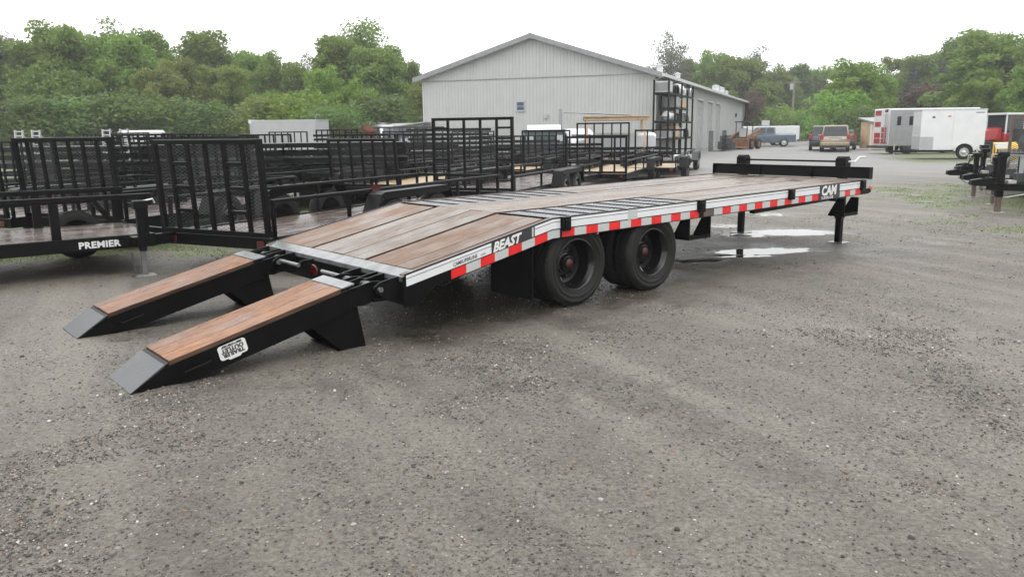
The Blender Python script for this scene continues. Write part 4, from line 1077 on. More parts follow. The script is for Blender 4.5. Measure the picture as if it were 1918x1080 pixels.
def pickup(name, label, loc, rz, paint, L=5.6, W=1.9, H=1.78):
    c = thing(name, label, 'pickup truck', loc, rz); hw = W/2
    loft([(x, sec(hw, z0, z1)) for x, z0, z1 in [(-L/2, 0.5, 1.12), (-L/2+0.1, 0.42, 1.14), (-0.6, 0.36, 1.14), (0.9, 0.36, 1.10), (L/2-0.5, 0.36, 1.06), (L/2-0.05, 0.42, 0.95), (L/2, 0.5, 0.8)]]).build('body', paint, c, smooth=True)
    def gs(hwb, hwt, z0, z1): return [(-hwb, z0), (hwb, z0), (hwt, z1-0.06), (hwt-0.08, z1), (-hwt+0.08, z1), (-hwt, z1-0.06)]
    loft([(-0.75, gs(hw-0.04, hw-0.10, 1.1, 1.14)), (-0.68, gs(hw-0.04, hw-0.16, 1.1, H-0.03)), (-0.3, gs(hw-0.04, hw-0.16, 1.1, H)), (0.7, gs(hw-0.04, hw-0.16, 1.1, H)), (1.0, gs(hw-0.04, hw-0.18, 1.1, H-0.05)), (1.65, gs(hw-0.06, hw-0.1, 1.05, 1.12))]).build('cab', paint, c, smooth=True)
    for s in (-1, 1):
        for xa, xb, xc in ((-0.60, 0.05, 0.05), (0.12, 1.32, 0.95)):
            MB().add([(xa, s*(hw-0.025), 1.16), (xb, s*(hw-0.025), 1.16), (xc, s*(hw-0.135), H-0.12), (xa+0.03, s*(hw-0.135), H-0.12)], [(0, 1, 2, 3)]).build('side_window', 'glass', c)
        for x in (-L*0.30, L*0.31): small_wheel(c, (x, s*(hw+0.02), 0.37), 0.37, 0.24, 0 if s < 0 else PI)
        MB().box(-L/2-0.01, -L/2+0.06, s*(hw-0.12)-0.07, s*(hw-0.12)+0.07, 0.75, 1.1).build('tail_lamp', 'lens_red', c)
    MB().box(-L/2-0.12, -L/2+0.05, -hw+0.05, hw-0.05, 0.5, 0.66).build('rear_bumper', 'alu', c, bev=0.03)
    MB().box(L/2-0.05, L/2+0.08, -hw+0.05, hw-0.05, 0.45, 0.65).build('front_bumper', 'alu', c, bev=0.03)
    MB().box(-L/2+0.12, -0.8, -hw+0.12, hw-0.12, 1.13, 1.142).build('bed_floor', 'darkmetal', c)
    return c
pickup('pickup_truck', 'slate blue crew cab pickup parked at the far corner of the grey workshop', (23.1, 73.5, 0), R(165), 'pblue', 4.9)
bt = thing('box_trailer', 'long white box trailer parked behind the slate blue pickup', 'trailer', (24.9, 78.5, 0), R(172))
MB().box(-2.6, 2.6, -1.1, 1.1, 0.55, 1.83).build('box_shell', 'pwhite', bt, bev=0.05)
MB().box(-2.62, -2.55, -1.0, 1.0, 0.62, 1.75).build('rear_door', 'pgrey', bt)
for s in (-1, 1): small_wheel(bt, (-0.6, s*1.12, 0.33), 0.33, 0.2, 0 if s < 0 else PI)
# skid steer loader
sk = thing('skid_steer_loader', 'rusty orange skid steer loader with white cab beside the slate blue pickup', 'loader', (19.0, 66.0, 0), R(-130))
sk.scale = (1.15, 1.15, 1.1)
MB().prism([(-1.1, 0.3), (0.7, 0.3), (0.75, 0.75), (-0.3, 0.85), (-1.15, 1.15)], 'y', -0.45, 0.45).build('body', 'porange', sk, bev=0.04)
mb = MB()
for x in (-0.35, 0.6):
    for y in (-0.42, 0.38): mb.box(x, x+0.05, y, y+0.05, 0.8, 1.95)
mb.box(-0.4, 0.7, -0.47, 0.47, 1.92, 2.0); mb.build('cab_frame', 'darkmetal', sk)
MB().box(-0.33, 0.2, -0.36, 0.36, 0.85, 1.5).build('cab_shell', 'pwhite', sk, bev=0.04)
for s in (-1, 1):
    MB().prism([(-1.2, 1.35), (-1.1, 1.5), (0.9, 0.95), (1.25, 0.35), (1.1, 0.3), (0.75, 0.8)], 'y', s*0.62-0.05, s*0.62+0.05).build('lift_arm', 'porange', sk)
    for x in (-0.7, 0.45): small_wheel(sk, (x, s*0.80, 0.38), 0.38, 0.26, 0 if s < 0 else PI, 'porange')
MB().prism([(1.2, 0.12), (1.95, 0.10), (1.97, 0.14), (1.32, 0.22), (1.28, 0.75), (1.2, 0.75)], 'y', -0.85, 0.85).build('bucket', 'porange', sk)

def enclosed(name, label, loc, rz, L, W, H, side, front, wheels=1, z0=0.45, rear_panel=None):
    c = thing(name, label, 'enclosed trailer', loc, rz)       # origin: near front corner on the ground, +x forward
    MB().box(-L, 0, 0, W, z0, H).build('box_shell', side, c, bev=0.03)
    MB().box(-L-0.01, 0.02, -0.012, W+0.012, H-0.05, H+0.012).build('roof_trim', 'alu', c)
    MB().box(-L-0.01, 0.015, -0.012, W+0.012, z0-0.09, z0+0.01).build('bottom_rail', 'black2' if front != 'grey' else 'alu', c)
    nb = max(2, int(L/1.2))
    for k in range(nb):
        a = -L + k*L/nb
        MB().box(a+0.01, a+L/nb-0.01, -0.009, 0.0, z0+0.02, H-0.06).build('side_panel', side, c)
    return c
wt = enclosed('enclosed_trailer', 'white enclosed cargo trailer with grey stone guard, parked at right beside the emergency truck', (23.6, 40.5, 0), R(-15), 2.95, 1.9, 2.46, 'pwhite', 'white')
FX = -2.95
MB().box(FX-0.02, FX, 0.06, 1.84, 0.48, 1.15).build('stone_guard', 'pgrey', wt)
MB().box(FX, FX+0.62, -0.016, -0.010, 0.48, 1.12).build('stone_guard', 'pgrey', wt)
fd = []
FW = -0.92
for q in range(13): t = PI*q/12; fd.append((FW + 0.47*math.cos(t), 0.42 + 0.42*math.sin(t)))
fi = [(FW + (x-FW)*0.86, 0.42 + (z-0.42)*0.86) for x, z in reversed(fd)]
MB().prism(fd+fi, 'y', -0.16, -0.008).build('fender', 'pwhite', wt)
MB().prism([(x*1, z) for x, z in fi], 'y', -0.013, -0.0095).build('wheel_well', 'black2', wt)
small_wheel(wt, (FW, -0.17, 0.345), 0.345, 0.2, 0, 'alu')
MB().bar((FX, 0.3, 0.38), (FX-1.15, 0.95, 0.38), 0.07, 0.1).bar((FX, 1.6, 0.38), (FX-1.15, 0.95, 0.38), 0.07, 0.1).bar((FX-1.1, 0.95, 0.4), (FX-1.4, 0.95, 0.4), 0.1, 0.1).build('tongue', 'black2', wt)
MB().tube([(FX-1.0, 0.95, 0.02), (FX-1.0, 0.95, 0.75)], 0.035, 8).box(FX-1.1, FX-0.9, 0.85, 1.05, 0, 0.02).build('jack', 'zinc', wt)
MB().box(FX+0.50, FX+0.62, -0.03, -0.01, 2.05, 2.13).build('side_vent', 'darkmetal', wt)
MB().box(FX+1.2, FX+1.35, -0.03, -0.01, 2.1, 2.16).build('clearance_lamp', 'lens_amber', wt)
MB().box(-0.5, -0.1, -0.012, -0.010, 2.27, 2.31).build('side_badge', 'darkprint', wt)

et = thing('emergency_truck', 'boxy white and silver emergency truck with red chequered rear and ladder', 'truck', (22.95, 49.4, 0), 0)
MB().box(0, 5.4, 0, 2.2, 0.5, 2.72).build('box_body', 'pwhite', et, bev=0.04)
MB().box(0.0, 1.75, -0.015, -0.002, 0.55, 2.62).build('side_door', 'darkalu', et)
for x in (0.42, 1.15): MB().box(x, x+0.24, -0.03, -0.016, 1.72, 2.25).build('door_window', 'glass', et, bev=0.02)
MB().box(1.65, 1.78, -0.05, -0.016, 0.55, 2.5).build('door_post', 'fascia', et)
ri2 = 0
for r_ in range(6):
    for c_ in range(2):
        z = 0.62 + r_*0.34; y = 0.25 + c_*0.95
        if r_ == 4: continue
        MB().box(-0.015, -0.002, y, y+0.80, z, z+0.30).build('rear_panel', 'pred' if (r_+c_) % 2 == 0 or r_ < 2 else 'pwhite', et)
mb = MB()
for y in (0.10, 0.42): mb.box(-0.12, -0.08, y, y+0.04, 0.7, 2.4)
for k in range(6): mb.box(-0.115, -0.085, 0.12, 0.44, 0.85+k*0.28, 0.88+k*0.28)
mb.build('ladder', 'alu', et)
MB().box(-0.35, 0.0, 0.0, 2.2, 0.35, 0.5).build('rear_step', 'darkmetal', et)
MB().box(-0.02, 0.0, 0.3, 0.7, 2.5, 2.68).build('beacon', 'lens_red', et)
for x in (1.2, 4.4):
    for s, y in ((-1, 0.0), (1, 2.2)): small_wheel(et, (x, y-0.02*s, 0.42), 0.42, 0.25, 0 if s < 0 else PI, 'darkmetal')
sh = thing('garden_shed', 'small tan board shed with dark roof left of the emergency truck', 'shed', (26.1, 59.0, 0), R(5))
for k in range(8): MB().box(k*0.2+0.004, (k+1)*0.2-0.004, -0.02, 0.0, 0.1, 2.0).build('board', 'tan', sh)
MB().box(0, 1.6, 0, 1.5, 0.1, 2.0).build('shed_body', 'tan', sh)
MB().prism([(-0.2, 1.95), (1.7, 2.25), (1.7, 2.33), (-0.2, 2.03)], 'x', -0.15, 1.8).build('roof', 'fascia', sh)
MB().box(-0.10, 0.0, -0.06, 0.02, 0, 2.0).build('corner_post', 'trim', sh)
MB().box(0.8, 1.15, -0.35, -0.02, 0, 0.75).box(0.87, 1.08, -0.30, -0.08, 0.75, 1.1).build('gas_bottle', 'darkmetal', sh) if False else None

# red and yellow machines at the right edge
tr = thing('red_tractor', 'red tractor with dark cab behind the white enclosed trailer', 'tractor', (26.3, 43.8, 0), R(200))
MB().prism([(0.3, 0.85), (2.0, 0.85), (2.05, 1.35), (0.3, 1.55)], 'y', -0.38, 0.38).build('hood', 'pred', tr, bev=0.06)
MB().box(-1.1, 0.35, -0.6, 0.6, 0.8, 1.25).build('fender_deck', 'pred', tr, bev=0.05)
mb = MB()
for x in (-1.0, 0.28):
    for y in (-0.6, 0.54): mb.box(x, x+0.06, y, y+0.06, 1.2, 2.2)
mb.box(-1.1, 0.45, -0.68, 0.68, 2.2, 2.3); mb.build('cab_frame', 'pwhite', tr)
MB().box(-0.96, 0.3, -0.57, 0.57, 1.27, 2.18).build('cab_glass', 'glass', tr)
for s in (-1, 1):
    small_wheel(tr, (-0.6, s*1.0, 0.72), 0.72, 0.4, 0 if s < 0 else PI, 'darkmetal')
    small_wheel(tr, (1.6, s*0.75, 0.42), 0.42, 0.26, 0 if s < 0 else PI, 'darkmetal')
yb = thing('snow_plough', 'yellow plough blade with white top lying on grass right of white trailer', 'plough', (22.1, 37.4, 0), R(12))
yb.scale = (0.7, 0.7, 0.85)
P = [(0.35*math.cos(t)-0.1, 0.55+0.5*math.sin(t)) for t in [PI*(0.55+0.9*q/8) for q in range(9)]]
Pi = [(x+0.04, z) for x, z in reversed(P)]
MB().prism([(z_[0], z_[1]) for z_ in P+Pi], 'x', 0, 1.75).build('blade', 'pyellow', yb)
MB().box(0.0, 1.1, -0.42, -0.36, 0.72, 1.02).build('rubber_guard', 'pwhite', yb)
MB().bar((0.4, 0, 0.4), (0.9, 0.9, 0.35), 0.08).bar((1.3, 0, 0.4), (0.9, 0.9, 0.35), 0.08).build('push_frame', 'rust', yb)
for k in range(3): MB().box(0.2+k*0.6, 0.26+k*0.6, -0.05, 0.05, 0.1, 1.0).build('rib', 'pyellow', yb)

# ---------------------------------------------------------------- things in front of the gable
cp = thing('lumber_canopy', 'tan board canopy on thin posts in front of the grey gable wall', 'canopy', (3.9, 40.0, 0), R(-4))
for k in range(14): MB().box(0.22*k-0.3, 0.22*k-0.09, -1.0, 1.2, 2.26+0.004*(k % 3), 2.30+0.004*(k % 3)).build('board', 'tan', cp)
for y in (-0.9, 1.1): MB().box(-0.3, 2.9, y, y+0.06, 2.10, 2.255).build('header', 'tan' if y < 0 else 'rust', cp)
for x, y in ((-0.2, -0.88), (2.55, -0.88), (-0.2, 1.0), (2.55, 1.0)): MB().box(x, x+0.09, y, y+0.09, 0, 2.10).build('post', 'tan', cp)
MB().prism([(-1.3, 2.50), (2.0, 2.34), (2.0, 2.36), (-1.3, 2.53)], 'y', -0.8, 0.9).build('tarp', 'trim', cp)
tk = thing('service_truck', 'teal truck body with two white panels standing before the grey gable', 'truck', (0.75, 42.0, 0), R(0))
MB().box(0, 2.05, 0, 4.0, 0.55, 1.55).build('body', 'teal', tk, bev=0.03)
for x in (0.08, 1.62): MB().box(x, x+0.36, -0.02, -0.002, 1.12, 1.42).build('sign_panel', 'pwhite', tk)
MB().box(0.75, 1.3, -0.02, -0.002, 0.8, 1.15).build('hatch', 'darkmetal', tk)
MB().box(-0.03, 2.08, 0.0, 4.0, 1.55, 1.70).build('top_rail', 'darkmetal', tk)
MB().prism([(0.6, 1.70), (3.0, 1.70), (2.6, 1.95), (0.9, 1.95)], 'x', 0.15, 1.9).build('cab_roof', 'pwhite', tk)
for x, r_ in ((0.0, 0), (2.05, PI)):
    small_wheel(tk, (x, 0.8, 0.42), 0.42, 0.25, -PI/2 if r_ == 0 else PI/2, 'darkmetal'); small_wheel(tk, (x, 3.2, 0.42), 0.42, 0.25, -PI/2 if r_ == 0 else PI/2, 'darkmetal')
ex = thing('steel_post', 'tall grey steel post standing behind the teal truck', 'post', (2.75, 44.6, 0))
MB().box(-0.09, 0.09, -0.09, 0.09, 0, 2.8).build('shaft', 'fascia', ex); MB().box(-0.14, 0.14, -0.14, 0.14, 0, 0.05).build('base_plate', 'fascia', ex)
def van(name, label, loc, rz, paint, cat='van', L=4.8, W=1.9, H=2.1):
    c = thing(name, label, cat, loc, rz); hw = W/2
    loft([(x, sec(hw, z0, z1, 0.14)) for x, z0, z1 in [(-L/2, 0.45, H-0.1), (-L/2+0.1, 0.4, H), (L*0.18, 0.36, H), (L*0.30, 0.36, H-0.12), (L*0.40, 0.36, 1.25), (L/2-0.05, 0.38, 1.0), (L/2, 0.5, 0.8)]]).build('body', paint, c, smooth=True)
    for s in (-1, 1):
        MB().add([(L*0.05, s*(hw+0.004), 1.2), (L*0.33, s*(hw+0.004), 1.2), (L*0.25, s*(hw+0.004), H-0.3), (L*0.05, s*(hw+0.004), H-0.3)], [(0, 1, 2, 3)]).build('side_window', 'glass', c)
        for x in (-L*0.30, L*0.31): small_wheel(c, (x, s*(hw+0.01), 0.34), 0.34, 0.22, 0 if s < 0 else PI, 'alu')
    MB().add([(L*0.405, -hw+0.18, 1.27), (L*0.405, hw-0.18, 1.27), (L*0.305, hw-0.22, H-0.17), (L*0.305, -hw+0.22, H-0.17)], [(0, 1, 2, 3)]).build('windscreen', 'glass', c)
    return c
van('parked_van', 'narrow white van standing just right of the teal truck, behind the steel post', (3.5, 44.6, 0), R(-80), 'pwhite', L=4.2, W=1.5, H=1.75)
van('parked_van', 'white van with rounded nose parked under the lumber canopy', (5.3, 41.6, 0), R(170), 'pwhite', L=4.2, H=1.5)
van('parked_van', 'white van far left of the gable wall, nearer the box truck', (-8.9, 60, 0), R(-70), 'pwhite', H=2.25)
van('parked_van', 'pale blue van far left of the gable wall, nearer the wall', (-7.6, 60, 0), R(-100), 'pgrey', H=2.3)
bx = thing('box_truck', 'long white box truck parked before the trees left of the grey building', 'truck', (-12.6, 62.0, 0), R(-6))
MB().box(0, 3.2, 0, 2.3, 0.8, 2.35).build('box_shell', 'pwhite', bx, bev=0.04)
MB().box(-0.02, 3.22, -0.02, 2.32, 2.28, 2.40).build('roof_edge', 'pwhite', bx)
for x in (0.6, 2.6): small_wheel(bx, (x, 0.0, 0.42), 0.42, 0.25, 0, 'darkmetal')
fk = thing('red_lift', 'small red lift machine standing between the box truck and white vans', 'lift', (-10.2, 58.5, 0), R(20))
MB().box(-0.6, 0.6, -0.45, 0.45, 0.35, 1.2).build('chassis', 'pred', fk, bev=0.04)
MB().prism([(-0.55, 1.2), (0.5, 1.2), (0.35, 2.0), (-0.35, 2.25), (-0.45, 2.0)], 'y', -0.4, 0.4).build('hood', 'pred', fk, bev=0.05)
MB().bar((0.3, 0, 1.9), (-2.2, 0, 1.95), 0.12).build('boom', 'pred', fk)
for s in (-1, 1):
    for x in (-0.4, 0.4): small_wheel(fk, (x, s*0.55, 0.3), 0.3, 0.2, 0 if s < 0 else PI, 'darkmetal')
cpt = thing('metal_carport', 'low pale metal roof on posts left of the grey gable wall', 'carport', (-6.6, 52.0, 0), R(-4))
MB().prism([(-0.6, 2.02), (1.2, 2.25), (1.2, 2.31), (-0.6, 2.08)], 'y', 0, 4).build('roof_edge', 'roof', cpt)
for x, y in ((-0.5, 0.1), (1.0, 0.1), (-0.5, 3.8), (1.0, 3.8)): MB().box(x, x+0.08, y, y+0.08, 0, 2.02).build('post', 'darkmetal', cpt)
# rusty machines in front of the carport
for k, (x, y, lab) in enumerate(((-5.4, 38.0, 'rusty brown machine frame left of the tall ladder gate'), (-4.3, 40.5, 'rusty machine frame nearer the gable wall, behind the ladder gate'))):
    f = thing('scrap_machine', lab, 'machine', (x, y, 0), R(20+30*k))
    MB().box(-0.9, 0.9, -0.5, 0.5, 0.4, 1.1).build('body', 'rust', f, bev=0.04)
    mb = MB()
    for q in range(4): mb.box(-0.9+q*0.58, -0.84+q*0.58, -0.5, -0.44, 1.1, 1.85)
    mb.box(-0.95, 0.95, -0.52, 0.52, 1.85, 1.92); mb.build('frame', 'darkmetal', f)
    for s in (-1, 1):
        for xx in (-0.6, 0.6): small_wheel(f, (xx, s*0.6, 0.35), 0.35, 0.22, 0 if s < 0 else PI, 'rust')
# light grey enclosed trailer at the left
ge_a, ge_b = at(460, 226, 46.0), at(583, 228, 46.0)
ge = enclosed('enclosed_trailer', 'light grey enclosed cargo trailer behind the rows of open trailers at left', (ge_b.x+0.1, 46.6, 0), R(-9), 3.95, 2.0, 2.42, 'pgrey', 'grey')
MB().prism([(0.0, 0.45), (2.0, 0.45), (2.0, 2.38), (0.0, 2.38)], 'x', -4.02, -3.96).build('front_panel', 'pgrey', ge)
MB().prism([(-0.02, 2.25), (2.02, 2.25), (2.02, 2.46), (-0.02, 2.46)], 'x', -4.06, -3.90).build('front_cap', 'pwhite', ge)
for x in (-1.4, -2.3): small_wheel(ge, (x, -0.12, 0.34), 0.34, 0.2, 0)
# utility pole and lamp pole
up = thing('utility_pole', 'tall wooden utility pole with grey transformer before the far trees', 'pole', (38.6, 112, 0))
MB().tube([(0, 0, 0), (0, 0, 8.2)], [0.17, 0.13], 10).build('pole', 'barkpale', up, smooth=True)
MB().box(-1.0, 1.0, -0.06, 0.06, 7.6, 7.75).build('crossarm', 'barkpale', up)
MB().tube([(-0.35, -0.1, 6.7), (-0.35, -0.1, 7.5)], 0.24, 12).build('transformer', 'pgrey', up)
lpz = thing('light_pole', 'thin metal light pole right of the light grey enclosed trailer', 'pole', (-13.4, 56.5, 0))
MB().tube([(0, 0, 0), (0, 0, 2.9)], 0.04, 8).build('pole', 'alu', lpz); MB().box(-0.3, 0.3, -0.1, 0.1, 2.85, 2.95).build('lamp_head', 'pgrey', lpz)
sg = thing('road_sign', 'small pale sign on a post before the far hedge beyond the pickup', 'sign', (25.6, 82.0, 0))
MB().box(-0.04, 0.04, -0.04, 0.04, 0, 2.6).build('post', 'barkpale', sg); MB().box(-0.4, 0.4, -0.07, -0.045, 1.9, 2.4).build('board', 'trim', sg)

# ---------------------------------------------------------------- trees
def leaf_cloud(clumps, per, size, rg, up_bias=0.3):
    V = []; C = []
    for (c, r, tint) in clumps:
        n_ = int(per * (r**1.6))
        d = rg.normal(size=(n_, 3)); d /= np.linalg.norm(d, axis=1)[:, None] + 1e-9
        rad = r * rg.rand(n_)**0.45
        # lumpy outline
        P = np.array(c) + d*rad[:, None]*np.array([1, 1, 0.8])
        a = rg.normal(size=(n_, 3)); a /= np.linalg.norm(a, axis=1)[:, None]
        b = np.cross(a, rg.normal(size=(n_, 3)) + np.array([0, 0, up_bias])); b /= np.linalg.norm(b, axis=1)[:, None] + 1e-9
        s = size*(0.6 + 0.8*rg.rand(n_))[:, None]
        q = np.stack([P - a*s, P - b*s*0.55, P + a*s, P + b*s*0.55], 1)
        V.append(q.reshape(-1, 3)); t = np.clip(0.25 + 0.5*tint + 0.16*rg.normal(size=n_), 0, 1); C.append(np.repeat(t, 4))
    return np.concatenate(V), np.concatenate(C)
def leaf_mesh(V, C, mat):
    n_ = len(V)//4
    me = bpy.data.meshes.new('crown')
    me.vertices.add(len(V)); me.vertices.foreach_set('co', V.ravel())
    me.loops.add(4*n_); me.loops.foreach_set('vertex_index', np.arange(4*n_))
    me.polygons.add(n_); me.polygons.foreach_set('loop_start', np.arange(0, 4*n_, 4)); me.polygons.foreach_set('loop_total', np.full(n_, 4))
    me.update(calc_edges=True)
    a = me.attributes.new('tint', 'FLOAT', 'POINT'); a.data.foreach_set('value', C.astype(np.float32))
    me.materials.append(M[mat]); return me
def branchy(rg, H, spread, nl, mb, base_h=0.25, r0=0.022, lean=0.05):
    # trunk and limbs; returns limb tips
    tips = []
    pts = [(0, 0, 0)]; x = y = 0
    for k in range(1, 8):
        x += rg.normal()*lean*H/8; y += rg.normal()*lean*H/8; pts.append((x, y, H*0.9*k/7))
    rs = [H*r0*(1 - 0.88*(k/7)) for k in range(8)]
    mb.tube(pts, rs, 8)
    for i in range(nl):
        f = base_h + (0.92-base_h)*(i+rg.rand()*0.8)/nl
        k = min(6, int(f*7)); q = f*7-k
        p = np.array(pts[k])*(1-q) + np.array(pts[k+1])*q
        a = rg.rand()*2*PI; ln = spread*(1.15-0.75*f)*(0.7+0.5*rg.rand())
        d = np.array([math.cos(a), math.sin(a), 0.35+0.5*rg.rand()])
        p1 = p + d*ln*0.5 + rg.normal(size=3)*0.05*ln; p2 = p + d*ln*np.array([1, 1, 1.15]) + rg.normal(size=3)*0.08*ln
        rr_ = H*r0*0.42*(1.1-f)
        mb.tube([tuple(p), tuple(p1), tuple(p2)], [rr_, rr_*0.6, rr_*0.2], 5); tips.append((p1, 0.5)); tips.append((p2, 1.0))
        for _ in range(2):
            d2 = d + rg.normal(size=3)*0.6; p3 = p1 + d2*ln*0.45; mb.tube([tuple(p1), tuple(p3)], [rr_*0.45, rr_*0.12], 4); tips.append((p3, 0.9))
    return tips, pts
def tree_proto(seed, kind):
    rg = np.random.RandomState(seed); mb = MB(); H = 10.0
    if kind in ('round', 'broad', 'tall', 'open'):
        sp = {'round': 3.2, 'broad': 4.2, 'tall': 2.5, 'open': 2.5}[kind]
        tips, pts = branchy(rg, H, sp, {'open': 16}.get(kind, 20), mb, 0.12 if kind != 'open' else 0.3, 0.022 if kind != 'open' else 0.026, 0.05 if kind != 'open' else 0.02)
        cl = []
        for p, w in tips:
            if kind == 'open' and math.hypot(p[0], p[1]) > 2.3: continue
            if p[2] > 9.3 or math.hypot(p[0], p[1]) > sp*1.02*math.sin(PI*min(1, (max(p[2], 0.5)/H)**0.75*0.93+0.07))**0.6 + 0.15: continue
            cl.append((tuple(p + rg.normal(size=3)*0.25), (0.55 + 0.55*rg.rand()) * (0.92 if kind == 'open' else 1.0), rg.rand()))
        if kind == 'open':
            for k_ in range(2, 8):
                for _ in range(7 if k_ < 6 else 4):
                    w_ = 0.95 if k_ < 6 else 0.5
                    cl.append((tuple(np.array(pts[k_]) + rg.normal(size=3)*np.array([w_, w_, 0.5])), 0.5+0.4*rg.rand(), rg.rand()))
        if kind != 'open':
            for _ in range(34):
                z = 0.6 + (H-1.4)*rg.rand(); prof = math.sin(PI*min(1, (z/H)**0.75*0.93+0.07))**0.6; a = rg.rand()*2*PI
                rr_ = sp*prof*(0.55+0.45*rg.rand()); cl.append(((rr_*math.cos(a), rr_*math.sin(a), z), 0.7+0.65*rg.rand(), rg.rand()))
        V, C = leaf_cloud(cl, 260 if kind != 'open' else 120, 0.15 if kind != 'open' else 0.11, rg)
    elif kind == 'conifer':
        mb.tube([(0, 0, 0), (0, 0, H)], [0.2, 0.03], 8); cl = []
        for i in range(20):
            f = i/19; z = 0.7 + (H-1.0)*f; rr_ = 2.3*(1-f)**0.85+0.12; n_ = max(3, int(9*(1-f))+2)
            for k in range(n_):
                a = 2*PI*k/n_ + i*0.7 + rg.rand()*0.3
                for q in (0.45, 0.8, 1.0):
                    cl.append(((rr_*q*math.cos(a), rr_*q*math.sin(a), z - 0.35*q*rr_*0.5 + rg.normal()*0.05), 0.20+0.22*(1-f), rg.rand()))
                mb.tube([(0, 0, z), (rr_*math.cos(a), rr_*math.sin(a), z-0.15*rr_)], [0.03, 0.008], 3)
        V, C = leaf_cloud(cl, 260, 0.10, rg)
    elif kind == 'shrub':
        cl = []
        for i in range(26):
            a = rg.rand()*2*PI; z = 0.5+3.6*rg.rand(); rr_ = 2.2*math.sqrt(max(0.05, 1-(z/4.6)**2))*(0.4+0.6*rg.rand())
            cl.append(((rr_*math.cos(a), rr_*math.sin(a), z), 0.65+0.5*rg.rand(), rg.rand()))
            mb.tube([(0.1*math.cos(a), 0.1*math.sin(a), 0), (rr_*math.cos(a), rr_*math.sin(a), z)], [0.05, 0.015], 4)
        V, C = leaf_cloud(cl, 170, 0.11, rg)
    tm = mb.mesh('trunk', 'bark')
    return tm, V, C
PROTO = {}
for key, kind, seed in (('r1', 'round', 1), ('r2', 'round', 2), ('b1', 'broad', 3), ('b2', 'broad', 4), ('t1', 'tall', 5), ('t2', 'tall', 6), ('o1', 'open', 17), ('o2', 'open', 28), ('c1', 'conifer', 9), ('s1', 'shrub', 10), ('s2', 'shrub', 11)):
    PROTO[key] = tree_proto(seed, kind)
CROWN = {}
def tree(proto, mat, loc, H, wide, rz, label, cat='tree', group=None, name=None):
    tm, V, C = PROTO[proto]
    if (proto, mat) not in CROWN: CROWN[(proto, mat)] = leaf_mesh(V, C, mat)
    base = 4.8 if proto.startswith('s') else 10.0
    t = thing(name or {'c': 'conifer_tree', 's': 'leafy_shrub'}.get(proto[0], 'leafy_tree'), label, cat, loc, rz, group)
    s = H/base
    t.scale = (s*wide, s*wide, s)
    obj('trunk', tm, t); obj('crown', CROWN[(proto, mat)], t)
    return t
def tr_px(px, top, Y, proto, mat, wide, label, group, name=None, cat='tree'):
    p = at(px, top - (14 if 20 < px < 330 and Y > 65 else 4), Y)
    tree(proto, mat, (p.x, Y, 0), p.z, wide, rnd.uniform(0, 6.28), label, cat, group, name)
GL, GRR = 'trees of the left wood', 'trees beyond the right side of the yard'
MN = {'leaf_mid': 'mid green', 'leaf_bright': 'bright green', 'leaf_olive': 'olive brown green', 'leaf_dark': 'dark green', 'leaf_copper': 'copper leaved', 'leaf_grey': 'thin greyish', 'needle_blue': 'blue green'}
